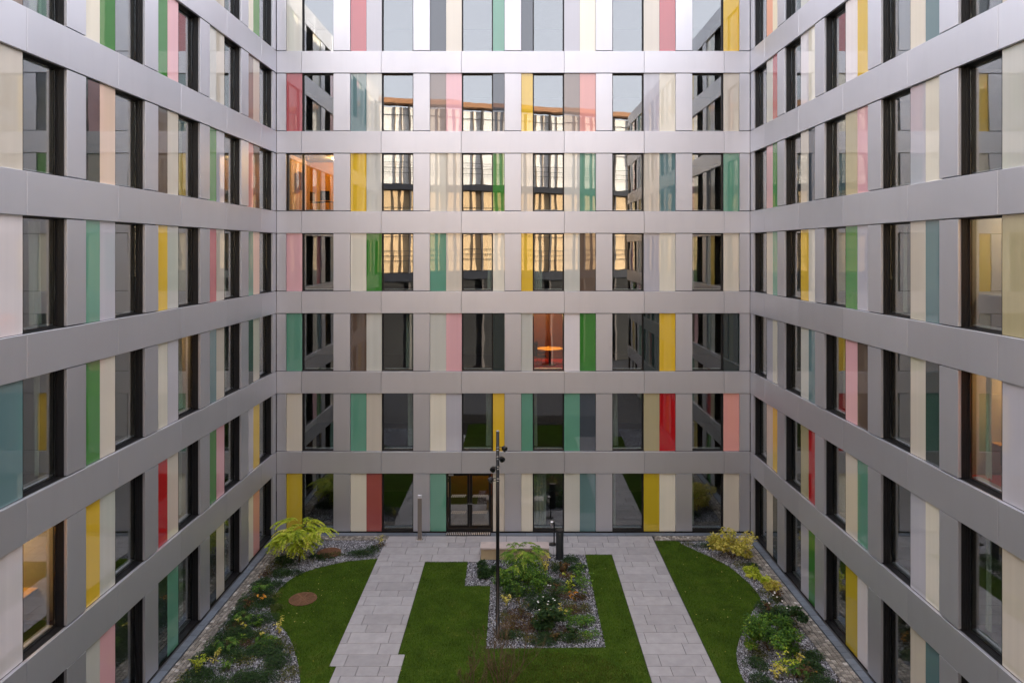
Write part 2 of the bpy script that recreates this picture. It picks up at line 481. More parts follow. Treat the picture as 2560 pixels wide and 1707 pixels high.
# --- entrance: double door in the rear wing
door = slot_mat(add('entrance_door', reveal_mesh(BX(1231.6) - BX(1115.2), 2.47), None, rear, (BX(1115.2), .083, .05)), M.black)
dw = BX(1231.6) - BX(1115.2)
def door_frame_mesh(w, h, st, th):
    vs, fs = [], []
    for d in (0, th):
        for i in (0, st):
            vs += [(i, d, i), (w - i, d, i), (w - i, d, h - i), (i, d, h - i)]
    for e in range(4):
        f = (e + 1) % 4
        fs += [(e, f, 4 + f, 4 + e), (8 + e, 12 + e, 12 + f, 8 + f), (e, 8 + e, 8 + f, f), (4 + e, 4 + f, 12 + f, 12 + e)]
    return mesh_from(vs, fs)
lw = (dw - .16) / 2
for i in range(2):
    x0 = .075 + i * (lw + .01)
    leaf = slot_mat(add('door_leaf', door_frame_mesh(lw, 2.32, .10, .05), None, door, (x0, .20, .07)), M.black2)
    add('pane', box(lw - .19, .012, 2.13, 0, 1, 'pane'), M.glass, leaf, (.095, .02, .095))
    hx = lw - .06 if i == 0 else .03
    hv, hf = join([tube([(hx + .015, -.005, 1.02), (hx + .015, -.06, 1.02)], [.012, .012], 8),
                   tube([(hx + .015, -.055, 1.02), (hx + (-.11 if i == 0 else .14), -.055, 1.02)], [.011, .011], 8)])
    slot_mat(add('handle', mesh_from(hv, hf, True), None, leaf), M.chrome)
    for zz, nm in ((1.32, 0), (.62, 0)):       # safety marking: a pale strip with two staggered lines of dots
        sv, sf = [], []
        n = int((lw - .24) / .078)
        for q in range(n):
            for rr in range(2):
                cx, cz = .14 + q * .078 + rr * .039, zz + rr * .06
                o_ = len(sv); sv += [(cx + .030 * math.cos(t), .012, cz + .030 * math.sin(t)) for t in np.linspace(0, 2 * math.pi, 9)[:-1]]
                sf.append(tuple(range(o_ + 7, o_ - 1, -1)))
        st = slot_mat(add('safety_marking', mesh_from(sv, sf), None, leaf), simple('marking', (168, 160, 148), .6) if 'marking' not in bpy.data.materials else bpy.data.materials['marking']); st['kind'] = 'stuff'
    if i == 0:
        for zz in (.25, 1.15, 1.95, 2.15):
            slot_mat(add('hinge', lathe([(.014, 0), (.014, .16)], 8), None, leaf, (-.01, -.012, zz)), M.chrome)
slot_mat(add('door_closer', box(.20, .05, .07, .012), None, door, (.09, .14, 2.30)), M.metal_light)
grv, grf = [], []
grate_base = empty('door_mat', (BX(1172), YB - .16, 0), 0, 'ribbed metal grating on the ground before the double doors', 'grating')
slot_mat(add('frame', box(1.9, .30, .03, .004), None, grate_base, (-.95, -.14, -.004)), M.core)
for i in range(24):
    slot_mat(add('bar', box(.03, .27, .014, .003), None, grate_base, (-.93 + i * .0785, -.125, .026)), M.metal)

# --- rooms with the lights on
def lamp(name, loc, label, watts, colour, r=.10, strength=4.0):
    o = add(name, lathe([(r * .2, .06), (r, .05), (r, .0), (r * .9, -.012)][::-1], 20), None, None, loc)
    mname = 'lamp_%02d' % (watts % 97)
    m, nt, b = new_mat(mname); b.inputs['Base Color'].default_value = (.9, .8, .6, 1)
    b.inputs['Emission Color'].default_value = colour + (1,); b.inputs['Emission Strength'].default_value = strength
    o.data.materials.append(m)
    tag(o, label, 'lamp', 'ceiling lamps in lit rooms')
    ld = bpy.data.lights.new('lamp_light', 'POINT'); ld.energy = watts; ld.color = colour; ld.shadow_soft_size = .04
    lo = bpy.data.objects.new('lamp_light', ld); col.objects.link(lo); lo.parent = o; lo.location = (0, 0, -.06)
    return o

def lit_room(wing, s0, s1, k, depth, rear_m, side_m, floor_m, label):
    z0, z1 = row_span(k)
    z0 = max(z0, .02)
    a = slot_mat(add('room_wall', box(s1 - s0, .05, z1 - z0 + .01), None, wing, (s0, depth, z0)), rear_m); a['label'] = label
    slot_mat(add('room_wall', box(.04, depth - .42, z1 - z0), None, wing, (s0, .40, z0)), side_m)
    slot_mat(add('room_wall', box(.04, depth - .42, z1 - z0), None, wing, (s1 - .04, .40, z0)), side_m)
    slot_mat(add('carpet', box(s1 - s0 - .08, depth - .42, .02), None, wing, (s0 + .04, .40, z0 - .025)), floor_m)

WARM = (1.0, .57, .21)
lit_room(rear, BX(716), BX(850), 4, 3.4, M.ochre, M.peach, M.slab, 'ochre room wall lit from above')
lamp('ceiling_lamp', (-8.2, YB + 1.7, ztop(5) - BAND - .04), 'recessed ceiling lamp in the ochre room of the rear wing', 20, WARM)
tv = add('wall_screen', box(.06, .75, .8, .01), M.screen, None, (-9.62, YB + 1.0, ztop(4) + 1.0)); tag(tv, 'black wall screen in the lit ochre room', 'screen')
lit_room(rear, BX(1290), BX(1430), 2, 3.6, M.wood, M.wood, M.redcarpet, 'orange timber wall of the meeting room')
lamp('ceiling_lamp', (1.35, YB + 1.5, ztop(3) - BAND - .04), 'ceiling lamp over the round table in the red carpeted room', 52, (1, .50, .15))

def chair(loc, rz, label, mat):
    c = empty('chair', loc, rz, label, 'chair', 'chairs in the lit rooms')
    slot_mat(add('seat', box(.46, .46, .05, .015), None, c, (-.23, -.23, .44)), mat)
    slot_mat(add('backrest', box(.44, .04, .42, .012), None, c, (-.22, .20, .52)), mat)
    for sx in (-.2, .2):
        for sy in (-.2, .2):
            v, f = tube([(sx, sy, .44), (sx * 1.05, sy * 1.1, 0)], [.011, .011], 6)
            slot_mat(add('leg', mesh_from(v, f), None, c), M.chrome)
    return c
tb = empty('round_table', (1.50, YB + 1.72, ztop(2)), 0, 'round table with pale wooden top in the red carpeted room', 'table')
slot_mat(add('table_top', lathe([(.58, 0), (.60, .01), (.60, .03), (.58, .035)], 40), None, tb, (0, 0, .715)), M.tabletop)
slot_mat(add('column', lathe([(.05, 0), (.05, .70)], 16), None, tb, (0, 0, .02)), M.black2)
slot_mat(add('base', lathe([(.30, 0), (.30, .012), (.06, .03)], 32), None, tb), M.chrome)
chair((1.02, YB + 1.35, ztop(2)), R(115), 'black chair on the window side of the round table', M.screen)
chair((1.05, YB + 2.35, ztop(2)), R(60), 'black chair behind the round table', M.screen)
chair((-8.35, YB + 1.15, ztop(4)), R(170), 'black office chair in the lit ochre room near the window', M.screen)
chair((-8.9, YB + 1.5, ztop(4)), R(80), 'black office chair beside the wall screen', M.screen)
# lobby behind the doors
lit_room(rear, BX(1095), BX(1250), 0, 4.6, M.wood, M.plaster, M.concrete, 'timber wall of the entrance lobby')
lamp('ceiling_lamp', (-1.9, YB + 3.6, 2.44), 'ceiling lamp in the entrance lobby behind the double doors', 16, WARM, .09)
# left wing, second storey, first window from the edge
lit_room(left, 13.5, 17.0, 1, 3.2, M.ochre, M.peach, M.slab, 'warm wall in the lit office of the left wing')
lamp('ceiling_lamp', (XL - 1.8, 15.6, ztop(2) - BAND - .04), 'ceiling lamp in the lit office low in the left wing', 28, WARM)
lit_room(left, 20.4, 24.0, 2, 2.6, M.wood, M.peach, M.slab, 'orange wall in the left wing room')
lamp('ceiling_lamp', (XL - 1.6, 22.3, ztop(3) - BAND - .04), 'ceiling lamp in the third storey room of the left wing', 14, WARM)
# right wing, first window from the edge, fourth and third storeys
lit_room(right, -17.0, -13.4, 3, 3.0, M.peach, M.ochre, M.slab, 'pale orange wall in the lit office of the right wing')
lamp('ceiling_lamp', (XR + 1.8, 15.4, ztop(4) - BAND - .04), 'ceiling lamp in the fourth storey office of the right wing', 22, (1, .72, .40))
lit_room(right, -17.0, -13.4, 2, 3.0, M.ochre, M.ochre, M.redcarpet, 'orange wall in the red carpeted office of the right wing')
lamp('ceiling_lamp', (XR + 1.8, 15.4, ztop(3) - BAND - .04), 'ceiling lamp in the third storey office of the right wing', 24, WARM)
def office_desk(loc, rz, what):
    e = empty('desk', loc, rz, 'pale office desk ' + what, 'desk', 'desks in the lit offices')
    slot_mat(add('desk_top', box(1.5, .75, .03, .005), None, e, (-.75, -.37, .72)), M.tabletop)
    for dx in (-.72, .68): slot_mat(add('leg', box(.04, .68, .70, .004), None, e, (dx, -.34, .015)), M.plaster)
    m_ = empty('monitor', (loc[0], loc[1], loc[2] + .756), rz, 'dark computer monitor on the desk ' + what, 'monitor', 'monitors in the lit offices')
    slot_mat(add('screen', box(.56, .03, .34, .006), None, m_, (-.28, 0, .14)), M.screen)
    slot_mat(add('foot', box(.22, .16, .02, .004), None, m_, (-.11, -.06, 0)), M.chrome)
    slot_mat(add('stem', box(.05, .03, .16), None, m_, (-.025, .03, .015)), M.chrome)
office_desk((XL - 1.25, 15.75, ztop(1)), R(90), 'in the lit office low in the left wing')
chair((XL - 1.95, 15.6, ztop(1)), R(-70), 'black chair in the lit office low in the left wing', M.screen)
office_desk((XR + 1.35, 15.85, ztop(2)), R(-90), 'in the red carpeted office of the right wing')
chair((XR + .8, 15.2, ztop(2)), R(40), 'black chair in the red carpeted office of the right wing', M.screen)
dk = empty('desk', (XR + 1.0, 15.9, ztop(3)), 0, 'office desk inside the lit fourth storey room of the right wing', 'desk')
slot_mat(add('desk_top', box(.8, 1.5, .03, .005), None, dk, (-.3, -.75, .72)), M.plaster)
for dy in (-.7, .66):
    slot_mat(add('leg', box(.7, .04, .70, .004), None, dk, (-.25, dy, .015)), M.plaster)
mo = empty('monitor', (XR + 1.15, 15.6, ztop(3) + .75), R(70), 'grey computer monitor on the desk in the right wing', 'monitor')
slot_mat(add('screen', box(.55, .03, .34, .006), None, mo, (-.27, 0, .14)), M.chrome)
slot_mat(add('foot', box(.22, .16, .02, .004), None, mo, (-.11, -.06, 0)), M.chrome)
slot_mat(add('stem', box(.05, .03, .16), None, mo, (-.025, .03, .015)), M.chrome)

# ------------------------------------------------------------------ hall across the street, mirrored in the upper windows
hall = empty('station_hall', (0, -13.0, 0), R(-17), 'tall ochre clad hall with dark steel beams mirrored in the rear windows', 'building')
M.clad = simple('ochre_cladding', (222, 190, 146), .55, 0, .5, .10, .25)
M.clad_w = simple('pale_cladding', (240, 236, 230), .5, 0, .5, .08, .25)
M.cornice = simple('copper_cornice', (168, 122, 88), .5, 0, .4, .1, .5)
M.hallbase = simple('dark_stone_base', (38, 38, 40), .8, 0, .3, .2, .6)
M.mull = simple('tan_mullion', (158, 136, 110), .6)
M.column = simple('grey_column', (84, 78, 76), .6)
NB, BW = 20, 3.7
x0h = -NB * BW / 2
for lvl, (za, zb_, mt) in enumerate(((9.9, 17.9, M.clad), (18.6, 26.2, M.clad_w))):
    for i in range(NB):
        slot_mat(add('cladding_panel', box(BW - .03, .1, zb_ - za, .01), None, hall, (x0h + i * BW + .015, 0, za)), mt)
        for q in ((1, 2, 4), (2, 3), (1, 3, 4), (1, 4))[i % 4]:
            slot_mat(add('mullion', box(.06, .12, zb_ - za, 0), None, hall, (x0h + i * BW + .25 + q * (BW - .5) / 5 + random.uniform(-.12, .12), .10, za)), M.mull)
for i in range(NB + 1):
    slot_mat(add('column', box(.20, .3, 26.4, .02), None, hall, (x0h + i * BW - .10, .06, 0)), M.column)
for za, hh, dd in ((9.0, .85, .9), (17.95, .55, .8)):
    for i in range(4):
        slot_mat(add('beam', box(NB * BW / 4 - .02, dd, hh, .02), None, hall, (x0h + i * NB * BW / 4, .02, za)), M.steel)
for zz in (11.0, 11.5, 12.0, 13.4, 14.8, 16.2, 19.6, 20.1, 20.6, 22.2, 23.8, 25.4):
    slot_mat(add('railing', box(NB * BW, .05, .05, 0), None, hall, (x0h, .25 if zz not in (11.0, 11.5, 12.0, 19.6, 20.1, 20.6) else .9, zz)), M.steel)
slot_mat(add('cornice', box(NB * BW + 2, 1.6, .48, .04), None, hall, (x0h - 1, -.6, 26.45)), M.cornice)
slot_mat(add('wall', box(NB * BW, 16, 26.2, 0), None, hall, (x0h, -16.05, 0)), M.core)
for i in range(NB):
    slot_mat(add('base_panel', box(BW - .2, .1, 8.6, .01), None, hall, (x0h + i * BW + .1, 0, .2)), M.hallbase)

# ------------------------------------------------------------------ ground
M.earth = simple('earth', (72, 64, 56), .95, 0, .2, .2, 2)
M.joint = simple('joint_sand', (44, 42, 40), .95, 0, .2, .15, 8)
M.asphalt = simple('asphalt', (84, 84, 86), .9, 0, .3, .15, 2, .2)
gnd = add('ground', mesh_from([(-300, -300, -.09), (300, -300, -.09), (300, 300, -.09), (-300, 300, -.09)], [(0, 1, 2, 3)]), M.asphalt)
tag(gnd, kind='structure')

def make_stone(name, rgb, lo, hi, rough=.75):
    m, nt, b = new_mat(name)
    n = noise(nt, 3.0, 5, .6, position(nt)); n2 = noise(nt, 140, 2, .6, position(nt))
    c = lin(rgb)
    r = ramp(nt, n.outputs['Fac'], [(.28, tuple(x * .86 for x in c[:3]) + (1,)), (.72, tuple(x * 1.08 for x in c[:3]) + (1,))])
    mx = nt.nodes.new('ShaderNodeMix'); mx.data_type = 'RGBA'; mx.blend_type = 'OVERLAY'; mx.inputs['Factor'].default_value = .22
    nt.links.new(r.outputs['Color'], mx.inputs['A']); nt.links.new(n2.outputs['Color'], mx.inputs['B'])
    nt.links.new(scale_by_random(nt, mx.outputs['Result'], lo, hi), b.inputs['Base Color'])
    b.inputs['Roughness'].default_value = rough
    bump(nt, n2.outputs['Fac'], .25, .004, b.inputs['Normal'])
    return m
M.paving = make_stone('paving_stone', (163, 160, 161), .88, 1.07)
M.slate = make_stone('slate_paver', (104, 112, 122), .85, 1.12, .6)
M.bench_top = make_stone('bench_slab', (186, 172, 166), .97, 1.03)
M.bench_body = make_stone('bench_block', (176, 158, 126), .96, 1.04)

# paths: slab by slab
path = add('path', mesh_from([(-5.40, 9, -.03), (5.68, 9, -.03), (5.68, 29.78, -.03), (-5.40, 29.78, -.03)], [(0, 1, 2, 3)]), M.joint)
tag(path, kind='structure')
ROWZ = [29.78, 29.12, 28.66, 27.99, 27.33, 26.91, 26.27, 25.63, 25.01, 24.58, 23.97, 23.36, 22.73, 22.28, 21.66, 21.06, 20.46, 19.99, 19.37, 18.77, 18.15, 17.71, 17.1, 16.5, 15.9, 15.46, 14.85]
PL0, PL1, PR0, PR1 = -5.41, -3.52, 3.77, 5.69
left_j = {4: (-4.77, -4.14), 5: (-5.19, -3.93), 6: (-4.15,), 7: (-4.98, -3.70), 8: (-4.77, -4.14), 9: (-5.19, -3.92), 10: (-4.77,), 11: (-4.98, -3.72),
          12: (-4.77, -4.13), 13: (-5.19, -3.93), 14: (-4.14,), 15: (-4.99, -3.73), 16: (-4.56, -3.93), 17: (-4.96, -3.72)}
right_j = {3: (4.22, 5.48), 4: (4.43, 5.06), 5: (3.99, 5.26), 6: (5.04,), 7: (4.2, 5.49), 8: (4.42, 5.06), 9: (4.0, 5.26), 10: (4.43,), 11: (4.21, 5.48),
           12: (4.42, 5.06), 13: (4.0, 5.26), 14: (5.05,), 15: (4.2, 5.48), 16: (4.43, 5.07), 17: (4.03, 5.29)}
cross = {0: (-4.18, -3.78, -2.52, -2.10, -.84, -.42, .86, 2.13, 2.56, 3.8, 4.23, 5.48),
         1: (-5.30, -4.67, -4.04, -3.41, -2.78, -2.13, -1.5, -.87, -.24, .40, 1.03, 1.66, 2.28, 2.9, 3.53, 4.17, 4.8, 5.4),
         2: (-4.40, -3.13, -1.87, -1.45, -.2, 1.06, 1.48, 2.74, 3.18, 4.44), 3: (-5.0, -3.74, -3.3, -2.04)}
def slab(x0, x1, y0, y1, mat=M.paving, parent=path, name='slab', gap=.013, zt=0.0):
    w, d = x1 - x0 - gap, y1 - y0 - gap
    if w < .05 or d < .05: return
    o = slot_mat(add(name, box(w, d, .06, .004), None, parent, (x0 + gap / 2, y0 + gap / 2, zt - .06 + random.uniform(-.002, .002))), mat)
    o.rotation_euler = (random.uniform(-.0012, .0012), random.uniform(-.0012, .0012), 0)
def lay(xs, y0, y1):
    for a, b in zip(xs[:-1], xs[1:]): slab(a, b, y0, y1)
for r_ in range(len(ROWZ) - 1):
    y1, y0 = ROWZ[r_], ROWZ[r_ + 1]
    if r_ < 3: lay([PL0] + list(cross[r_]) + [PR1], y0, y1)
    elif r_ == 3:
        lay([PL0] + list(cross[3]) + [-1.40], y0, y1); lay([PR0] + list(right_j[3]) + [PR1], y0, y1)
    else:
        q = r_ if r_ < 18 else 5 + (r_ - 18)
        sh = 0 if r_ < 18 else .2
        a = PL0 if r_ < 16 else PL0 + .2
        b = PL1 if r_ < 15 else PL1 + .21
        lay([a] + [v + sh for v in left_j[q] if v + sh < b - .1 and v + sh > a + .1] + [b], y0, y1)
        lay([PR0] + list(right_j[q]) + [PR1], y0, y1)

# slate edging and setts along the facades
edging = add('edging_strip', mesh_from([(XL, 9, -.035), (XL + .3, 9, -.035), (XL + .3, YB - .3, -.035), (XL, YB - .3, -.035),
                                        (XR, 9, -.0355), (XR - .3, 9, -.0355), (XR - .3, YB - .3, -.0355), (XR, YB - .3, -.0355),
                                        (XL, YB - .3, -.036), (XR, YB - .3, -.036), (XR, YB, -.036), (XL, YB, -.036)], [(0, 1, 2, 3), (7, 6, 5, 4), (8, 9, 10, 11)]), M.joint)
tag(edging, kind='structure')
y = 12.0
while y < YB - .62:
    slab(XL + .01, XL + .275, y, y + .305, M.slate, edging, 'paver', .012, .012)
    slab(XR - .275, XR - .01, y, y + .305, M.slate, edging, 'paver', .012, .012)
    y += .305
xs = [XL + .02, -8.0, -5.9, -3.83, -1.7, .38, 2.5, 4.6, 6.7, 8.6, XR - .02]
for a, b in zip(xs[:-1], xs[1:]): slab(a, b, YB - .29, YB - .01, M.slate, edging, 'paver', .010, .012)

def tint_material(name, stops, rough=.8, trans=0.0, var_scale=None, spec=.3):
    m, nt, b = new_mat(name)
    a = nt.nodes.new('ShaderNodeAttribute'); a.attribute_name = 'tint'
    r = ramp(nt, a.outputs['Fac'], [(p, lin(c)) for p, c in stops])
    cs = r.outputs['Color']
    if var_scale:
        n = noise(nt, var_scale, 4, .6, position(nt))
        mr = nt.nodes.new('ShaderNodeMapRange'); mr.inputs['From Min'].default_value = .3; mr.inputs['From Max'].default_value = .7
        mr.inputs['To Min'].default_value = .6; mr.inputs['To Max'].default_value = 1.34
        nt.links.new(n.outputs['Fac'], mr.inputs['Value'])
        mx = nt.nodes.new('ShaderNodeMix'); mx.data_type = 'RGBA'; mx.blend_type = 'MULTIPLY'; mx.inputs['Factor'].default_value = 1
        nt.links.new(cs, mx.inputs['A']); nt.links.new(mr.outputs['Result'], mx.inputs['B']); cs = mx.outputs['Result']
    nt.links.new(cs, b.inputs['Base Color'])
    b.inputs['Roughness'].default_value = rough; b.inputs['Specular IOR Level'].default_value = spec
    if trans:
        t = nt.nodes.new('ShaderNodeBsdfTranslucent'); nt.links.new(cs, t.inputs['Color'])
        mix = nt.nodes.new('ShaderNodeMixShader'); mix.inputs['Fac'].default_value = trans
        out = nt.nodes['Material Output']
        nt.links.new(b.outputs['BSDF'], mix.inputs[1]); nt.links.new(t.outputs['BSDF'], mix.inputs[2]); nt.links.new(mix.outputs['Shader'], out.inputs['Surface'])
    return m

def setts(name, cells, mat):
    """small square stones, each a low bevelled block, joined"""
    vs, fs, tn = [], [], []
    for (x, y, w, d, a) in cells:
        o = len(vs); h = random.uniform(-.004, .006); ca, sa = math.cos(a), math.sin(a)
        for (kx, zz) in ((1, -.03), (1, -.006), (.84, .004)):
            for (ux, uy) in ((-1, -1), (1, -1), (1, 1), (-1, 1)):
                lx, ly = ux * w / 2 * kx, uy * d / 2 * kx
                vs.append((x + lx * ca - ly * sa, y + lx * sa + ly * ca, zz + h))
        for L in (0, 4):
            for e in range(4):
                f = (e + 1) % 4; fs.append((o + L + e, o + L + f, o + L + 4 + f, o + L + 4 + e))
        fs.append((o + 8, o + 9, o + 10, o + 11)); tn += [random.random()] * 9
    me = mesh_from(vs, fs, tint=tn)
    return add(name, me, mat)
M.sett = tint_material('sett_stone', [(0, (104, 100, 94)), (.5, (136, 130, 122)), (.92, (160, 154, 145)), (1, (190, 186, 180))], .8, 0, 30)
cells = []
def strip_cells(xa, xb, ya, yb, along_y):
    n_across = 4
    if along_y:
        wd = (xb - xa) / n_across
        for i in range(n_across):
            y = ya + random.uniform(0, .1)
            while y < yb:
                L = random.uniform(.095, .15); cells.append((xa + (i + .5) * wd, y + L / 2, wd - .014, L - .014, random.uniform(-.05, .05))); y += L
    else:
        wd = (yb - ya) / n_across
        for i in range(n_across):
            x = xa + random.uniform(0, .1)
            while x < xb:
                L = random.uniform(.095, .15); cells.append((x + L / 2, ya + (i + .5) * wd, L - .014, wd - .014, random.uniform(-.05, .05))); x += L
strip_cells(XL + .30, XL + .78, 13, YB - .30, True)
strip_cells(XR - .86, XR - .30, 13, YB - .30, True)
strip_cells(XL + .80, PL0 - .02, YB - .72, YB - .31, False)
strip_cells(PR1 + .02, XR - .88, YB - .74, YB - .31, False)
tag(setts('cobble_strip', cells, M.sett), 'strip of small grey brown setts along the facades', 'setts', kind='stuff')

# planting beds: earth sheet plus loose stones
def poly_obj(name, pts, z, mat):
    bm = bmesh.new(); f = bm.faces.new([bm.verts.new((x, y, z)) for x, y in pts])
    bmesh.ops.triangulate(bm, faces=[f]); me = bpy.data.meshes.new(name); bm.to_mesh(me); bm.free()
    if me.polygons and me.polygons[0].normal.z < 0: me.flip_normals()
    return add(name, me, mat)
def inside(P, poly):
    x, y = P[:, 0], P[:, 1]; n = len(poly); c = np.zeros(len(P), bool)
    for i in range(n):
        x1, y1 = poly[i]; x2, y2 = poly[(i + 1) % n]
        if y1 == y2: continue
        t = ((y1 > y) != (y2 > y)) & (x < (x2 - x1) * (y - y1) / (y2 - y1) + x1); c ^= t
    return c
def scatter(poly, density):
    p = np.array(poly); lo, hi = p.min(0), p.max(0)
    n = int((hi - lo).prod() * density)
    P = rng.uniform(lo, hi, (n, 2)); return P[inside(P, poly)]

def smooth_curve(pts, n=5):
    out = []
    for i in range(len(pts) - 1):
        p0, p1, p2, p3 = (np.array(pts[max(0, min(len(pts) - 1, i + q))]) for q in (-1, 0, 1, 2))
        for t in np.linspace(0, 1, n, endpoint=False):
            out.append(tuple(.5 * (2 * p1 + (p2 - p0) * t + (2 * p0 - 5 * p1 + 4 * p2 - p3) * t * t + (3 * p1 - p0 - 3 * p2 + p3) * t ** 3)))
    return out + [tuple(pts[-1])]
lcurve = smooth_curve([(-5.42, 27.64), (-6.09, 27.48), (-6.68, 27.31), (-7.4, 26.88), (-7.9, 26.47), (-8.2, 26.0), (-8.38, 25.39), (-8.43, 24.79), (-8.38, 24.21), (-8.24, 23.7), (-7.96, 23.2), (-7.59, 22.73), (-7.23, 22.28), (-6.86, 21.66), (-6.51, 20.96), (-6.25, 20.36), (-6.0, 19.65), (-5.85, 18.6), (-5.9, 17), (-6.1, 15)])
rcurve = smooth_curve([(5.72, 29.28), (6.64, 29.28), (6.77, 28.98), (7.16, 28.4), (7.69, 27.64), (8.07, 26.93), (8.25, 26.29), (8.38, 25.6), (8.45, 24.99), (8.44, 24.52), (8.32, 24.2), (8.0, 23.77), (7.55, 23.07), (7.14, 22.34), (6.78, 21.66), (6.53, 21.02), (6.4, 20.41), (6.36, 19.99), (6.38, 19.5), (6.5, 18.6), (6.7, 17), (6.8, 15)])
lawn_l = lcurve + [(-5.215, 15), (-5.215, 20.44), (-5.415, 20.46)]
lawn_r = rcurve + [(5.70, 15)]
lawn_c = [(-3.31, 12), (3.76, 12), (3.76, 27.97), (2.72, 27.97), (2.70, 21.45), (-.92, 21.38), (-.93, 25.38), (-1.85, 25.38), (-1.87, 27.32), (-3.51, 27.32), (-3.51, 21.07), (-3.31, 21.05)]
bed_l = [(XL + .79, 13)] + lcurve[::-1][:0] + [(-6.3, 13)] + lcurve[::-1] + [(-5.42, YB - .73), (XL + .79, YB - .73)]
bed_r = [(XR - .87, 13), (XR - .87, YB - .75)] + rcurve[6:] + [(6.9, 13)]
bed_c = [(-1.86, 25.39), (-.925, 25.39), (-.915, 21.39), (2.70, 21.46), (2.715, 27.98), (-1.38, 27.98), (-1.38, 27.33), (-1.865, 27.33)]

M.gravel = tint_material('gravel_stone', [(0, (66, 66, 72)), (.35, (126, 127, 134)), (.7, (176, 178, 186)), (1, (224, 225, 230))], .75, 0, 5)
def gravel(name, poly, density, label):
    base = poly_obj('gravel_bed', poly, -.05, M.earth); tag(base, kind='structure')
    P = scatter(poly, density); n = len(P)
    octa = np.array([(1, 0, 0), (0, 1, 0), (-1, 0, 0), (0, -1, 0), (0, 0, 1), (0, 0, -1)], float)
    tri = np.array([(0, 1, 4), (1, 2, 4), (2, 3, 4), (3, 0, 4), (1, 0, 5), (2, 1, 5), (3, 2, 5), (0, 3, 5)])
    s = rng.uniform(.011, .026, (n, 1, 1)) * rng.uniform(.55, 1.25, (n, 1, 3))
    V = octa[None] * s + rng.normal(0, .004, (n, 6, 3))
    a, b, c = rng.uniform(0, 6.28, n), rng.uniform(-1, 1, n), rng.uniform(-1, 1, n)
    ca, sa, cb, sb = np.cos(a), np.sin(a), np.cos(b), np.sin(b)
    x, y_, z = V[..., 0], V[..., 1], V[..., 2]
    y2, z2 = y_ * cb[:, None] - z * sb[:, None], y_ * sb[:, None] + z * cb[:, None]
    x3, y3 = x * ca[:, None] - y2 * sa[:, None], x * sa[:, None] + y2 * ca[:, None]
    V = np.stack([x3 + P[:, :1], y3 + P[:, 1:], z2 + rng.uniform(-.045, -.005, (n, 1))], -1).reshape(-1, 3)
    F = (tri[None] + (np.arange(n) * 6)[:, None, None]).reshape(-1, 3)
    o = add(name, mesh_from(V, F, tint=np.repeat(rng.beta(1.3, 1.5, n), 8)), M.gravel)
    tag(o, label, 'gravel', kind='stuff')
for poly, lab in ((bed_l, 'light grey crushed gravel in the bed along the left wing'), (bed_r, 'light grey crushed gravel in the bed along the right wing'),
                  (bed_c, 'light grey crushed gravel in the middle bed around the mast')):
    gravel('gravel', poly, 1500, lab)

def make_turf():
    m, nt, b = new_mat('turf')
    n = noise(nt, 1.3, 5, .65, position(nt)); n2 = noise(nt, 60, 3, .6, position(nt))
    r = ramp(nt, n.outputs['Fac'], [(.3, lin((48, 68, 18))), (.55, lin((64, 86, 26))), (.8, lin((90, 98, 40)))])
    mx = nt.nodes.new('ShaderNodeMix'); mx.data_type = 'RGBA'; mx.blend_type = 'OVERLAY'; mx.inputs['Factor'].default_value = .5
    nt.links.new(r.outputs['Color'], mx.inputs['A']); nt.links.new(n2.outputs['Color'], mx.inputs['B'])
    nt.links.new(mx.outputs['Result'], b.inputs['Base Color']); b.inputs['Roughness'].default_value = .95
    b.inputs['Specular IOR Level'].default_value = .1
    return m
M.turf = make_turf()
M.grass = tint_material('grass_blade', [(0, (54, 82, 14)), (.5, (84, 114, 26)), (.85, (118, 140, 42)), (1, (140, 132, 62))], .7, .25, 1.5, .2)
M.thatch = tint_material('thatch_blade', [(0, (58, 62, 24)), (.45, (84, 80, 34)), (.8, (112, 92, 50)), (1, (130, 104, 62))], .8, .2, .9, .2)
def grass(poly, density, label, mat=None, hmax=.06, z=-.012):
    P = scatter(poly, density); n = len(P)
    h = rng.uniform(.022, hmax, n); a = rng.uniform(0, 6.28, n); w = rng.uniform(.003, .007, n); l = rng.uniform(-.6, .6, (n, 2)) * h[:, None]
    V = np.zeros((n, 3, 3))
    V[:, 0, 0] = P[:, 0] - np.cos(a) * w; V[:, 0, 1] = P[:, 1] - np.sin(a) * w
    V[:, 1, 0] = P[:, 0] + np.cos(a) * w; V[:, 1, 1] = P[:, 1] + np.sin(a) * w
    V[:, 2, 0] = P[:, 0] + l[:, 0]; V[:, 2, 1] = P[:, 1] + l[:, 1]
    V[:, :2, 2] = z; V[:, 2, 2] = z + h
    F = np.arange(n * 3).reshape(n, 3)
    o = add('grass', mesh_from(V.reshape(-1, 3), F, tint=rng.beta(2, 3, n)), mat or M.grass)
    tag(o, label, 'grass', kind='stuff')
for poly, lab in ((lawn_l, 'short grass of the curved lawn left of the paths'), (lawn_r, 'short grass of the curved lawn right of the paths'), (lawn_c, 'short grass of the lawn between the two paths')):
    lo_ = poly_obj('lawn', poly, -.012, M.turf); tag(lo_, kind='structure')
    grass(poly, 2300, lab)
grass([(-1.6, 17), (3.3, 17), (3.2, 20.2), (2.4, 21.0), (.2, 21.3), (-.9, 20.6), (-1.9, 19.6)], 1100, 'browned thin turf in front of the middle bed', M.thatch, .075)

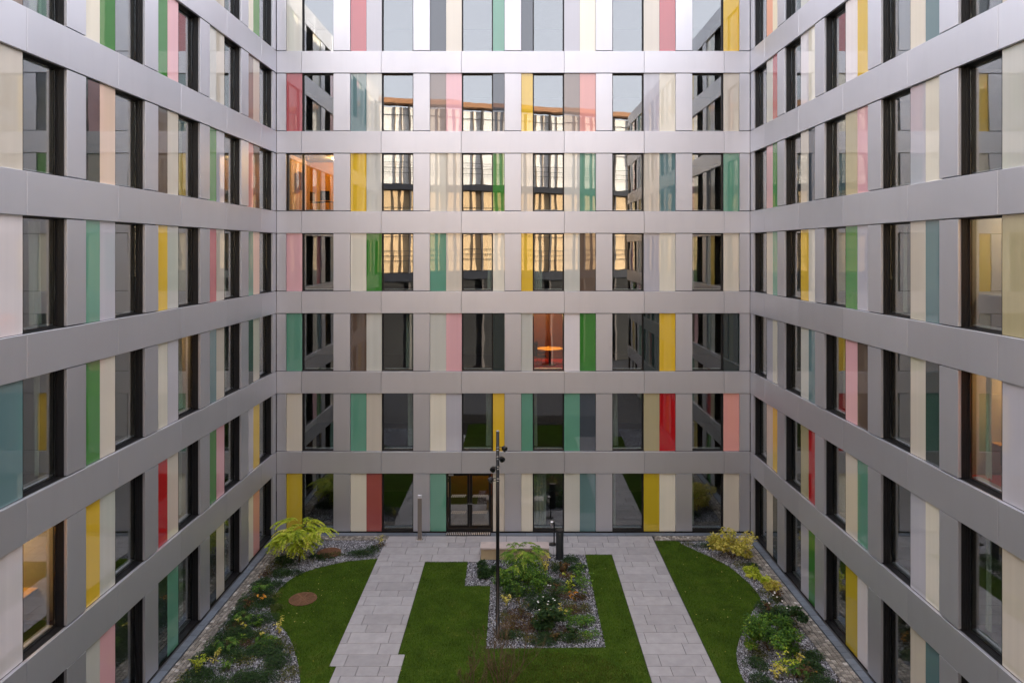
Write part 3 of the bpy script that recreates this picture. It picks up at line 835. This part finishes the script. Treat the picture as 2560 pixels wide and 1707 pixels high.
# ------------------------------------------------------------------ courtyard furniture
bench = empty('bench', (-.06, 27.75, 0), 0, 'long stone bench with pale slab top beside the middle bed', 'bench')
for i, xx in enumerate((-1.32, -.44, .44)):
    slot_mat(add('block', box(.876, .52, .40, .008), None, bench, (xx + .002, -.26, .0)), M.bench_body)
for xx, ww in ((-1.34, 1.335), (0.0, 1.335)):
    slot_mat(add('seat', box(ww, .60, .07, .008), None, bench, (xx + .002, -.30, .403)), M.bench_top)

M.bollard = simple('bollard_paint', (42, 46, 50), .5, .2, .5, .06)
bol = empty('bollard', (1.69, 27.62, 0), 0, 'thick dark grey cylindrical bollard light right of the stone bench', 'bollard')
slot_mat(add('body', lathe([(.150, -.04), (.150, 1.055), (.146, 1.065)], 36), None, bol), M.bollard)
slot_mat(add('cap', lathe([(.150, 1.069), (.153, 1.073), (.153, 1.10), (.140, 1.118), (0, 1.122)], 36), None, bol), M.black2)
slot_mat(add('badge', box(.05, .006, .014, .001), None, bol, (-.035, -.157, .985)), M.chrome)

ash = empty('ash_stand', (1.48, 28.92, 0), 0, 'slim black ashtray stand with two steel cylinders behind the thick bollard', 'ashtray stand')
slot_mat(add('base', lathe([(.175, 0), (.175, .018), (.160, .028)], 28), None, ash), M.black2)
slot_mat(add('pole', lathe([(.028, .028), (.028, .93)], 14), None, ash, (.06, 0, 0)), M.black2)
slot_mat(add('cup', lathe([(.055, 0), (.062, .02), (.062, .16), (.055, .165), (.055, .12), (0, .12)], 24), None, ash, (-.03, -.02, .70)), M.chrome)
slot_mat(add('lid', lathe([(.078, 0), (.082, .012), (.05, .05), (0, .058)], 24), None, ash, (-.03, -.02, .92)), M.chrome)

stele = empty('post_light', (-4.01, 29.40, 0), 0, 'slim square steel post standing on the paving left of the doors', 'post')
slot_mat(add('body', box(.165, .10, 1.72, .005), None, stele, (-.082, -.05, 0)), simple('brushed_post', (150, 142, 134), .35, .9))
slot_mat(add('cap', box(.170, .105, .13, .006), None, stele, (-.085, -.0525, 1.724)), M.metal_light)
slot_mat(add('base_plate', box(.26, .20, .012, .002), None, stele, (-.13, -.10, 0.002)), M.chrome)

mast = empty('light_mast', (-.58, 21.95, 0), 0, 'tall slim black mast carrying four spotlights in the middle bed', 'lamp post')
v, f = tube([(0, 0, -.05), (0, 0, 3.0), (0, 0, 6.38)], [.058, .054, .050], 20)
slot_mat(add('pole', mesh_from(v, f, True), None, mast), M.black2)
slot_mat(add('top_cap', lathe([(.052, 0), (.052, .03), (.02, .045)], 20), None, mast, (0, 0, 6.381)), M.chrome)
def spot(z, ang, tilt, pitch):
    """head on a short bracket with two collar rings"""
    d = Vector((math.cos(ang), math.sin(ang), 0))
    for dz in (-.04, .04):
        slot_mat(add('collar', lathe([(.062, 0), (.066, .006), (.066, .016), (.062, .022)], 20), None, mast, (0, 0, z + dz)), M.chrome)
    hv, hf = join([tube([d * .05 + Vector((0, 0, .045)), d * .13 + Vector((0, 0, .05)), d * .20 + Vector((0, 0, .02))], [.012] * 3, 8),
                   tube([d * .05 + Vector((0, 0, -.025)), d * .12 + Vector((0, 0, -.035)), d * .20 + Vector((0, 0, -.01))], [.012] * 3, 8)])
    br = slot_mat(add('spotlight', mesh_from(hv, hf, True), None, mast, (0, 0, z + .01)), M.black2)
    aim = (d * math.cos(pitch) + Vector((0, -math.sin(tilt), 0)) + Vector((0, 0, -math.sin(pitch)))).normalized()
    q = aim.to_track_quat('Z', 'Y')
    h = slot_mat(add('head', lathe([(.012, -.10), (.048, -.094), (.076, -.055), (.087, .0), (.088, .044), (.080, .050)], 24), None, br, tuple(d * .22)), M.black2)
    h.rotation_euler = q.to_euler()
    ln = slot_mat(add('lens', lathe([(.078, .052), (.068, .058), (0, .062)], 24), None, br, tuple(d * .22)), M.screen)
    ln.rotation_euler = q.to_euler()
spot(5.85, R(-8), .6, .45)
spot(5.57, R(-50), .9, .5)
spot(5.26, R(-130), .9, .5)
spot(4.89, R(188), .3, .7)

M.rust = simple('rusted_iron', (124, 88, 66), .75, .1, .4, .18, 5, .1)
M.rust_dark = simple('rusted_iron_dark', (74, 52, 40), .8, .1, .3, .2, 5)
def grate(loc, r, label):
    g = empty('manhole_cover', loc, random.uniform(0, 6), label, 'manhole cover', 'rusty round covers on the left')
    slot_mat(add('base', lathe([(r, -.05), (r, .004), (r - .02, .006)], 48), None, g), M.rust_dark)
    rr = r
    i = 0
    while rr > .15:
        w = .030 if i else .045
        slot_mat(add('ring', lathe([(rr - w, .008), (rr - w, .020), (rr, .020), (rr, .008)], 48), None, g), M.rust)
        rr -= w + .020; i += 1
    for k in range(8):
        a = k * math.pi / 4
        o = slot_mat(add('rib', box(.03, r - .16, .012, .002), None, g, (.14 * -math.sin(a) - .015 * math.cos(a), .14 * math.cos(a) - .015 * math.sin(a), .009)), M.rust)
        o.rotation_euler = (0, 0, a)
    slot_mat(add('hub', lathe([(.12, .008), (.12, .022), (.07, .024), (.07, .012), (.035, .012), (.035, .026), (0, .027)], 24), None, g), M.rust)
grate((-7.35, 24.39, .002), .47, 'round rusty manhole cover set in the left lawn')
grate((-7.42, 28.09, .02), .46, 'round rusty manhole cover in the gravel behind the yellow green shrub')

# ------------------------------------------------------------------ plants
def leaf_mat(name, stops): return tint_material(name, stops, .55, .32, None, .35)
M.lf_yellow = leaf_mat('leaf_yellow_green', [(0, (104, 130, 26)), (.4, (166, 184, 44)), (.8, (206, 212, 74)), (1, (226, 216, 110))])
M.lf_lime = leaf_mat('leaf_lime', [(0, (60, 98, 26)), (.5, (108, 146, 44)), (.85, (152, 180, 62)), (1, (188, 192, 80))])
M.lf_gold = leaf_mat('leaf_gold', [(0, (140, 144, 44)), (.5, (204, 192, 84)), (.93, (230, 216, 132)), (1, (186, 122, 52))])
M.lf_mid = leaf_mat('leaf_mid_green', [(0, (42, 76, 24)), (.5, (78, 120, 38)), (.85, (124, 160, 52)), (1, (170, 176, 66))])
M.lf_dark = leaf_mat('leaf_dark_green', [(0, (26, 48, 22)), (.5, (46, 76, 36)), (.9, (76, 104, 50)), (1, (110, 106, 56))])
M.lf_brown = leaf_mat('leaf_brown', [(0, (56, 36, 30)), (.45, (92, 64, 44)), (.8, (112, 100, 52)), (1, (168, 124, 56))])
M.lf_bright = leaf_mat('leaf_fern', [(0, (50, 90, 28)), (.5, (84, 130, 46)), (1, (128, 158, 66))])
M.lf_orange = leaf_mat('leaf_orange', [(0, (150, 84, 24)), (.5, (206, 134, 34)), (1, (224, 176, 70))])
M.stem = simple('stem_bark', (82, 66, 48), .85, 0, .2, .2, 20)
M.stem_green = simple('stem_green', (86, 92, 46), .7, 0, .2, .2, 20)
M.twig = simple('twig_bark', (98, 82, 62), .85, 0, .2, .25, 20)
M.petal = simple('white_petal', (232, 230, 226), .6, 0, .3, .03)

class Leaves:
    def __init__(s): s.v, s.f, s.t = [], [], []
    def leaf(s, p, d, n, L, w, t):
        """one folded leaf: base p, direction d, face normal n"""
        d = d.normalized(); sd = d.cross(n)
        if sd.length < 1e-4: sd = Vector((1, 0, 0))
        sd.normalize(); n = sd.cross(d)
        o = len(s.v)
        s.v += [p, p + d * L * .45 + sd * w / 2 + n * w * .12, p + d * L - n * L * .12, p + d * L * .45 - sd * w / 2 + n * w * .12]
        s.f += [(o, o + 1, o + 2), (o, o + 2, o + 3)]; s.t += [t, max(0, min(1, t + random.uniform(-.06, .06)))]
    def build(s, name, mat, parent):
        o = add(name, mesh_from(s.v, s.f, tint=s.t), mat, parent); o['kind'] = 'stuff'
        return o
def rv(): return Vector((random.gauss(0, 1), random.gauss(0, 1), random.gauss(0, 1))).normalized()

def stems_obj(lines, parent, mat, name='stem'):
    for ln, r0 in lines:
        n = len(ln); v, f = tube(ln, [r0 * (1 - .75 * i / (n - 1)) for i in range(n)], 5)
        slot_mat(add(name, mesh_from(v, f, True), None, parent), mat)

def arc(base, az, reach, height, n=7, droop=.3):
    out = []
    for i in range(n):
        t = i / (n - 1)
        r_ = reach * t ** 1.25; z = height * (math.sin(min(t * 1.05, 1) * math.pi / 2) - droop * t ** 3)
        out.append(Vector((base[0] + r_ * math.cos(az), base[1] + r_ * math.sin(az), base[2] + max(.0, z))) + rv() * .015 * (i > 0))
    return out

def frond_shrub(loc, label, group, mat, radius, height, n_stems, pairs, L, w, seed, per_stem=7, cat='shrub', name='shrub'):
    """arching stems carrying feathery leaves made of paired leaflets"""
    random.seed(seed)
    e = empty(name, (loc[0], loc[1], -.03), 0, label, cat, group); lv = Leaves(); lines = []
    for k in range(n_stems):
        az = 2 * math.pi * k / n_stems + random.uniform(-.4, .4)
        ln = arc((0, 0, 0), az, radius * random.uniform(.35, .8), height * random.uniform(.6, 1.0), 7, .25); lines.append((ln, .014))
        for q in range(per_stem):
            t = random.uniform(.3, 1); i = min(5, int(t * 6)); p = ln[i].lerp(ln[i + 1], t * 6 - i)
            a2 = az + random.uniform(-1.6, 1.6); rl = radius * random.uniform(.28, .5)
            fr = [p + Vector((math.cos(a2), math.sin(a2), 0)) * rl * u + Vector((0, 0, rl * (.45 * u - .75 * u * u))) for u in np.linspace(0, 1, pairs)]
            tn = random.betavariate(2, 2)
            for j in range(1, pairs):
                d = (fr[j] - fr[j - 1]).normalized(); sd = d.cross(Vector((0, 0, 1))).normalized()
                for sg in (-1, 1):
                    lv.leaf(fr[j], (sd * sg + d * .5 + Vector((0, 0, -.15))) + rv() * .12, Vector((0, 0, 1)) + rv() * .3, L * (1.1 - .45 * j / pairs) * random.uniform(.85, 1.15), w, max(0, min(1, tn + random.uniform(-.2, .2))))
            if q % 3 == 0: lines.append((fr, .005))
    lv.build('foliage', mat, e); stems_obj(lines[:n_stems], e, M.stem)
    return e

def leafy_shrub(loc, label, group, mat, radius, height, n_leaves, L, w, seed, stems=6, clumps=9, cat='shrub', name='shrub', flat=.55, flowers=0):
    """leaf clumps spread over branching stems, uneven outline"""
    random.seed(seed)
    e = empty(name, (loc[0], loc[1], -.03), 0, label, cat, group); lv = Leaves(); lines = []; cl = []
    for k in range(clumps):
        az = random.uniform(0, 6.28); rr = radius * math.sqrt(random.uniform(.02, 1)) * .85; zz = height * random.uniform(.25, .95) * (1 - .45 * (rr / radius) ** 2)
        c = Vector((rr * math.cos(az), rr * math.sin(az), zz)); cl.append((c, radius * random.uniform(.2, .38), random.uniform(-.18, .18)))
        if k < stems:
            lines.append(([Vector((0, 0, 0)) + rv() * .03 * Vector((1, 1, 0)).length, c * .5 + Vector((0, 0, .08)), c], .010))
            lines[-1][0][0].z = 0
    for i in range(n_leaves):
        c, cr, tt = random.choice(cl); o = rv() * cr * random.random() ** .45; o.z *= flat
        p = c + o
        if p.z < .03: p.z = random.uniform(.03, .12)
        d = (o.normalized() + rv() * .7 + Vector((0, 0, -.25)))
        lv.leaf(p, d, Vector((0, 0, 1)) + rv() * .55, L * random.uniform(.6, 1.25), w * random.uniform(.7, 1.2), max(0, min(1, random.betavariate(2, 2.4) + tt)))
    lv.build('foliage', mat, e); stems_obj(lines, e, M.stem)
    for q in range(flowers):
        c = Vector((random.uniform(-.6, .6) * radius, random.uniform(-.7, .7) * radius, height * random.uniform(.85, 1.2)))
        fl = Leaves()
        for a in range(6):
            fl.leaf(c, Vector((math.cos(a * 1.047), math.sin(a * 1.047), .25)), Vector((0, 0, 1)), .036, .028, .5)
        fo = add('flower', mesh_from(fl.v, fl.f), M.petal, e)
        stems_obj([([Vector((c.x * .4, c.y * .4, .1)), c * .7, c], .004)], e, M.stem_green)
    return e

def perennial(loc, label, group, mat, height, n_stems, leaves_per, L, w, seed, spread=.22, name='perennial'):
    random.seed(seed)
    e = empty(name, (loc[0], loc[1], -.03), 0, label, 'plant', group); lv = Leaves(); lines = []
    for k in range(n_stems):
        az = random.uniform(0, 6.28); ln = arc((random.uniform(-.06, .06), random.uniform(-.06, .06), 0), az, spread * random.uniform(.3, 1.2), height * random.uniform(.6, 1.1), 6, .15)
        lines.append((ln, .006))
        for q in range(leaves_per):
            t = random.uniform(.15, 1); i = min(4, int(t * 5)); p = ln[i].lerp(ln[i + 1], t * 5 - i); a2 = random.uniform(0, 6.28)
            lv.leaf(p, Vector((math.cos(a2), math.sin(a2), random.uniform(-.5, .4))), Vector((0, 0, 1)) + rv() * .4, L * random.uniform(.6, 1.2), w * random.uniform(.8, 1.2), random.betavariate(2, 2))
    lv.build('foliage', mat, e); stems_obj(lines, e, M.stem_green)
    return e

def cover(patches, label, mat, seed, dens=2100, L=.05, w=.028):
    random.seed(seed); lv = Leaves()
    for (x, y, rx, ry, h) in patches:
        rx *= 1.14; ry *= 1.14
        lobes = [(random.uniform(-.5, .5) * rx, random.uniform(-.5, .5) * ry, random.uniform(.45, .75), random.uniform(.6, 1.1), random.uniform(-.15, .15)) for _ in range(6)]
        n = int(math.pi * rx * ry * dens)
        for i in range(n):
            lx, ly, ls, lh, tt = random.choice(lobes); a = random.uniform(0, 6.28); q = math.sqrt(random.random())
            px, py = lx + math.cos(a) * q * rx * ls, ly + math.sin(a) * q * ry * ls
            z = h * lh * (1 - q * q) * random.uniform(.35, 1.05) + .0
            lv.leaf(Vector((x + px, y + py, z)), Vector((math.cos(a), math.sin(a), .1)) + rv() * .6, Vector((0, 0, 1)) + rv() * .45, L * random.uniform(.6, 1.3), w * random.uniform(.7, 1.2), max(0, min(1, random.betavariate(2, 2.4) + tt)))
    o = add('ground_cover', mesh_from(lv.v, lv.f, tint=lv.t), mat); tag(o, label, 'ground cover', kind='stuff')

# ground cover, one mass per bed and kind
cover([(-8.51, 26.23, .6, .35, .22), (-8.73, 25.33, .38, .3, .2), (-8.87, 24.8, .5, .38, .25), (-9.12, 24.1, .4, .4, .22), (-8.99, 23.3, .32, .3, .2), (-8.38, 22.96, .55, .4, .25),
       (-9.12, 22.8, .3, .4, .2), (-9.0, 22.04, .42, .45, .26), (-9.1, 21.4, .36, .4, .24), (-9.15, 20.85, .3, .35, .22), (-8.7, 21.2, .45, .3, .2), (-7.67, 21.4, .55, .4, .24),
       (-6.98, 20.6, .42, .55, .24), (-7.1, 19.75, .5, .35, .24), (-8.2, 19.5, .6, .4, .26), (-8.9, 19.2, .5, .5, .25), (-6.15, 27.95, .6, .28, .24), (-5.75, 28.35, .25, .25, .22), (-7.6, 27.6, .45, .25, .18), (-8.9, 27.2, .45, .5, .2), (-8.3, 18.2, 1.0, .8, .25), (-8.6, 23.9, .4, .4, .2), (-8.75, 22.3, .4, .5, .22), (-8.35, 21.9, .4, .35, .2), (-8.2, 21.0, .5, .3, .2), (-7.3, 21.0, .4, .4, .22), (-9.15, 25.5, .3, .5, .2), (-9.2, 23.4, .25, .5, .2), (-8.8, 19.9, .5, .4, .25), (-7.6, 19.9, .4, .35, .22)],
      'low dark green ground cover spreading in the left bed', M.lf_dark, 21)
cover([(7.7, 28.7, .5, .25, .2), (8.95, 26.8, .28, .3, .2), (8.29, 23.8, .3, .35, .25), (8.34, 23.3, .35, .3, .2), (6.94, 20.5, .3, .35, .25), (6.86, 19.6, .35, .4, .25), (8.72, 21.0, .32, .3, .22),
       (8.62, 20.1, .4, .5, .26), (8.3, 19.5, .5, .35, .24), (8.9, 24.3, .22, .25, .2), (8.0, 18.6, .9, .6, .25)], 'low dark green ground cover spreading in the right bed', M.lf_dark, 22)
cover([(-.25, 22.0, .45, .3, .2), (.7, 21.6, .45, .16, .14), (1.56, 21.9, .4, .25, .2), (2.0, 27.4, .4, .3, .2), (1.75, 26.6, .4, .3, .28), (2.3, 26.7, .35, .3, .2), (.1, 24.6, .5, .4, .25), (.9, 24.4, .4, .4, .25), (1.4, 25.4, .3, .3, .2), (-.1, 25.2, .4, .5, .3), (.6, 25.9, .5, .4, .3), (1.1, 25.7, .4, .3, .22), (.55, 24.0, .35, .4, .2), (1.2, 24.0, .35, .35, .2), (1.2, 23.0, .3, .4, .25), (.9, 21.9, .4, .3, .25), (2.0, 25.4, .3, .3, .22)],
      'low dark green ground cover spreading in the middle bed', M.lf_dark, 23)
cover([(-9.05, 24.3, .25, .3, .16), (-8.93, 22.55, .3, .25, .16), (-9.2, 26.1, .25, .3, .25), (-5.55, 28.75, .25, .2, .25), (-8.2, 21.6, .3, .25, .15), (8.91, 24.4, .25, .25, .2), (8.1, 19.95, .45, .3, .2), (8.25, 23.4, .3, .2, .22),
       (.1, 23.15, .5, .45, .16), (-.2, 22.5, .45, .35, .16), (.5, 22.6, .4, .4, .14), (1.38, 25.2, .35, .3, .22), (1.53, 24.6, .3, .3, .24), (1.9, 23.6, .4, .4, .14), (2.1, 24.5, .4, .3, .16), (1.6, 22.3, .35, .3, .14), (1.9, 26.1, .4, .25, .2)],
      'russet brown autumn leaves of low perennials in the beds', M.lf_brown, 24, 700, .06, .035)
cover([(2.0, 22.9, .4, .3, .16), (2.2, 22.1, .35, .25, .12), (2.45, 23.0, .22, .3, .14), (1.6, 23.4, .3, .3, .14), (-7.6, 21.7, .4, .3, .18), (-8.6, 21.7, .3, .3, .2), (1.7, 25.0, .3, .25, .2), (2.3, 25.9, .25, .3, .18), (8.15, 20.6, .3, .3, .2), (.9, 23.2, .3, .3, .2)],
      'fresh green low leaves scattered over the gravel', M.lf_mid, 25, 800, .07, .04)

SH, PE = 'shrubs in the courtyard beds', 'perennials in the courtyard beds'
frond_shrub((-8.40, 27.35), 'large feathery yellow green shrub in the left bed by the rear corner', SH, M.lf_yellow, 1.4, 1.75, 15, 12, .15, .065, 31, 10)
leafy_shrub((8.43, 27.6), 'pale yellow shrub in the right bed near the rear corner', SH, M.lf_gold, .85, 1.35, 2100, .12, .08, 32, 8, 16)
leafy_shrub((7.59, 21.35), 'big rounded mid green shrub in the right bed', SH, M.lf_mid, .90, 1.15, 4200, .09, .055, 33, 8, 18)
frond_shrub((.20, 26.25), 'feathery light green shrub in front of the stone bench', SH, M.lf_lime, 1.05, 1.2, 12, 11, .12, .045, 34, 8)
leafy_shrub((.25, 25.4), 'dense green bush in the middle of the central bed', SH, M.lf_mid, 1.05, .7, 2900, .085, .045, 35, 7, 20)
leafy_shrub((-1.06, 26.2), 'dark green fern like mound left of the mast by the bench', SH, M.lf_dark, .55, .42, 1900, .10, .04, 36, 5, 10)
leafy_shrub((8.35, 22.35), 'dark green anemone with white flowers in the right bed', SH, M.lf_dark, .75, .95, 2600, .10, .065, 37, 6, 12, flowers=9)
leafy_shrub((.98, 22.45), 'dark green anemone with white flowers in the central bed', SH, M.lf_dark, .5, .9, 2000, .10, .065, 38, 6, 12, flowers=8)
leafy_shrub((.95, 23.35), 'upright dark green clump behind the central anemone', SH, M.lf_dark, .45, .75, 1300, .10, .06, 39, 4, 8, flowers=3)
for i, (x, y, lab) in enumerate(((8.68, 26.2, 'yellow leafed plant nearest the pale shrub in the right bed'), (8.9, 25.65, 'yellow leafed plant in the middle of the golden row by the setts'), (9.02, 25.1, 'yellow leafed plant at the near end of the golden row by the setts'))):
    leafy_shrub((x, y), lab, PE, M.lf_yellow if i < 2 else M.lf_gold, .34, .36, 520, .10, .06, 50 + i, 4, 7, 'plant', 'perennial')
for i, (xy, lab, mt, h, ns, lp, L, w) in enumerate([
     ((.75, 24.75), 'tall leafy green perennial right of the dense bush', M.lf_mid, .8, 9, 18, .10, .05),
     ((.1, 24.35), 'upright green perennial below the dense bush', M.lf_mid, .7, 8, 16, .10, .05),
     ((1.35, 24.35), 'dark leafed perennial in the middle of the central bed', M.lf_dark, .6, 9, 18, .10, .055),
     ((.15, 23.3), 'russet perennial in the gravel right of the mast', M.lf_brown, .6, 9, 12, .08, .035),
     ((.55, 22.6), 'second russet perennial left of the central anemone', M.lf_brown, .5, 8, 12, .08, .035),
     ((-.1, 22.6), 'thin russet stems close to the foot of the mast', M.lf_brown, .55, 7, 10, .07, .03),
     ((1.75, 26.4), 'purple brown leafed clump behind the yellow green perennial', M.lf_brown, .4, 9, 16, .11, .07),
     ((2.3, 26.0), 'green perennial at the upper right of the central bed', M.lf_mid, .55, 7, 14, .09, .05),
     ((2.1, 22.6), 'pale green perennial at the lower right of the central bed', M.lf_bright, .35, 9, 12, .09, .05),
     ((1.75, 22.0), 'brown green clump at the near right of the central bed', M.lf_dark, .35, 10, 14, .11, .07),
     ((-9.0, 23.7), 'russet clump beside the setts halfway down the left bed', M.lf_brown, .35, 9, 12, .08, .045),
     ((-8.2, 22.6), 'leafy green clump near the curve of the left lawn', M.lf_mid, .35, 9, 14, .08, .04),
     ((-7.75, 21.4), 'bright leafy clump in the left bed below the yellow stems', M.lf_bright, .32, 10, 14, .07, .035),
     ((-8.3, 20.3), 'green clump at the bottom of the left bed', M.lf_mid, .35, 10, 14, .08, .04),
     ((8.35, 23.4), 'russet clump above the white anemone in the right bed', M.lf_brown, .4, 9, 14, .10, .06),
     ((8.15, 19.9), 'russet clump at the bottom of the right bed', M.lf_brown, .4, 10, 14, .08, .05),
     ((8.95, 24.45), 'dark red leafed clump below the golden row', M.lf_brown, .35, 9, 14, .09, .06)]):
    perennial(xy, lab, PE, mt, h, ns, lp, L, w, 170 + i, .18 + h * .3)
P = [((1.11, 26.3), 'yellow leafed perennial right of the feathery shrub', M.lf_gold, .75, 7, 14, .11, .06),
     ((2.28, 24.45), 'tall perennial with yellow leaves at the right edge of the central bed', M.lf_mid, .95, 8, 18, .11, .06),
     ((1.83, 25.0), 'yellow green perennial left of the tall one at the bed edge', M.lf_yellow, .65, 7, 14, .08, .045),
     ((1.45, 23.0), 'thin pale yellow perennial right of the central anemone', M.lf_gold, .6, 4, 12, .09, .05),
     ((-.33, 23.85), 'pale yellow perennial right beside the mast', M.lf_gold, .5, 5, 12, .09, .05),
     ((2.0, 24.2), 'orange leafed perennial at the right of the central bed', M.lf_orange, .45, 4, 6, .11, .06),
     ((-8.59, 22.3), 'small yellow perennial amid the left ground cover', M.lf_gold, .42, 3, 9, .09, .05),
     ((-7.89, 22.05), 'pale yellow two stemmed perennial in the left bed gravel', M.lf_gold, .45, 2, 10, .09, .05),
     ((-7.42, 22.15), 'yellow perennial at the edge of the left lawn', M.lf_gold, .5, 4, 12, .10, .055),
     ((-8.77, 20.6), 'golden perennial low in the left bed', M.lf_gold, .42, 5, 10, .09, .05),
     ((-9.05, 20.1), 'bushy yellow green perennial beside the setts at lower left', M.lf_yellow, .5, 10, 18, .07, .04),
     ((-8.66, 24.1), 'orange leafed perennial in the left bed', M.lf_orange, .3, 4, 5, .11, .07),
     ((7.57, 20.05), 'arching yellow green perennial low in the right bed', M.lf_yellow, .7, 6, 16, .10, .06),
     ((7.3, 19.85), 'golden perennial at the bottom of the right bed', M.lf_gold, .5, 5, 14, .10, .06),
     ((8.55, 21.65), 'orange tipped perennial beside the white anemone', M.lf_orange, .4, 4, 6, .11, .05),
     ((8.2, 20.6), 'yellow brown perennial below the rounded shrub', M.lf_gold, .4, 5, 9, .09, .05),
     ((-9.2, 26.25), 'withered tan perennial by the left setts', M.lf_brown, .5, 6, 12, .08, .04),
     ((-5.5, 28.8), 'withered yellow perennial at the corner of the left path', M.lf_gold, .55, 6, 9, .08, .04),
     ((1.2, 21.85), 'brown withered perennial at the near edge of the central bed', M.lf_brown, .35, 6, 10, .09, .045)]
for i, (xy, lab, mt, h, ns, lp, L, w) in enumerate(P):
    perennial(xy, lab, PE, mt, h, ns, lp, L, w, 70 + i, .16 + h * .25)
for i, (x, y, lab) in enumerate(((-9.0, 24.85, 'bright green fern clump in the upper left bed'), (-8.78, 22.85, 'bright green fern clump halfway down the left bed'), (-8.74, 21.3, 'bright green grassy clump low in the left bed'), (7.95, 20.0, 'bright green fern clump low in the right bed'))):
    frond_shrub((x, y), lab, 'fern clumps in the beds', M.lf_bright, .42, .42, 8, 8, .07, .025, 90 + i, 3, 'fern', 'fern_clump')

# bare twiggy shrub in the foreground lawn
cover([(-9.15, 26.9, .25, .4, .16), (-8.0, 23.6, .3, .35, .16), (-8.45, 24.4, .3, .4, .18), (-8.0, 22.2, .3, .3, .16), (-7.2, 21.6, .25, .35, .16), (-6.75, 21.3, .2, .3, .14), (-6.5, 20.0, .3, .4, .16), (-9.3, 19.6, .2, .5, .18), (-8.0, 20.6, .4, .3, .16),
       (-7.2, 27.9, .4, .2, .14), (8.6, 24.8, .25, .3, .16), (8.1, 22.9, .3, .3, .18), (7.3, 22.2, .25, .3, .16), (7.2, 20.9, .3, .3, .16), (8.3, 21.2, .35, .3, .18), (8.85, 22.9, .2, .4, .18), (7.9, 19.3, .5, .3, .18), (8.6, 27.0, .3, .3, .16), (7.0, 28.9, .3, .15, .14),
       (-.4, 24.6, .3, .4, .16), (-.35, 23.2, .25, .4, .14), (2.35, 23.7, .25, .4, .14), (1.7, 23.9, .35, .3, .16), (.3, 21.9, .4, .25, .14), (2.0, 21.8, .35, .2, .12), (1.5, 27.0, .4, .3, .18), (.7, 26.9, .4, .25, .2)],
      'mixed olive green low leaves between the clumps in all beds', leaf_mat('leaf_olive', [(0, (48, 58, 24)), (.5, (84, 92, 40)), (.85, (120, 122, 56)), (1, (158, 132, 60))]), 27, 650, .06, .03)

def twig_shrub(loc, label, seed, height, spread, n_main):
    random.seed(seed)
    e = empty('bare_shrub', (loc[0], loc[1], -.03), 0, label, 'shrub', SH); lv = Leaves()
    def grow(p, d, L, r_, depth, acc):
        pts = [p]; q = p
        n = 5
        for i in range(n):
            d = (d + rv() * .13 + Vector((0, 0, .06))).normalized(); q = q + d * L / n; pts.append(q)
        acc.append(tube(pts, [r_ * (1 - .55 * i / n) for i in range(n + 1)], 4))
        if depth > 0:
            for k in range(random.randint(2, 4)):
                i = random.randint(2, n); dd = (d + rv() * .75 + Vector((0, 0, .25))).normalized()
                grow(pts[i], dd, L * random.uniform(.45, .7), max(.0042, r_ * .6), depth - 1, acc)
        elif random.random() < .28:
            for k in range(random.randint(1, 3)):
                lv.leaf(q - d * random.uniform(0, L * .5), rv(), rv(), .045, .028, random.betavariate(2, 2))
    for k in range(n_main):
        az = 2 * math.pi * k / n_main + random.uniform(-.5, .5); t = random.uniform(.2, .62) * spread
        acc = []
        grow(Vector((.05 * math.cos(az), .05 * math.sin(az), 0)), Vector((math.cos(az) * t, math.sin(az) * t, 1)).normalized(), height * random.uniform(.42, .62), .018, 3, acc)
        v, f = join(acc); slot_mat(add('branch', mesh_from(v, f, True), None, e), M.twig)
    lv.build('foliage', M.lf_brown, e)
twig_shrub((-.40, 19.05), 'bare twiggy shrub rising from the lawn in the foreground', 5, 2.1, 1.2, 9)
twig_shrub((-1.15, 18.9), 'low reddish bare shrub left of the taller twiggy one', 6, 1.1, 1.5, 8)

# fallen leaves on the lawns and paving
random.seed(99)
fl = Leaves()
for i in range(130):
    a = random.random()
    if a < .35: x, y = random.uniform(-7.6, -5.6), random.uniform(20.5, 26.5)
    elif a < .7: x, y = random.uniform(5.9, 8.2), random.uniform(21.0, 28.0)
    else: x, y = random.uniform(-3.4, 3.6), random.uniform(19.5, 27.2)
    fl.leaf(Vector((x, y, .035)), rv() * Vector((1, 1, 0)).length, Vector((0, 0, 1)) + rv() * .3, .042, .03, random.random())
o = add('fallen_leaves', mesh_from(fl.v, fl.f, tint=fl.t), M.lf_gold); tag(o, 'scattered yellow fallen leaves on the lawns', 'leaves', kind='stuff')
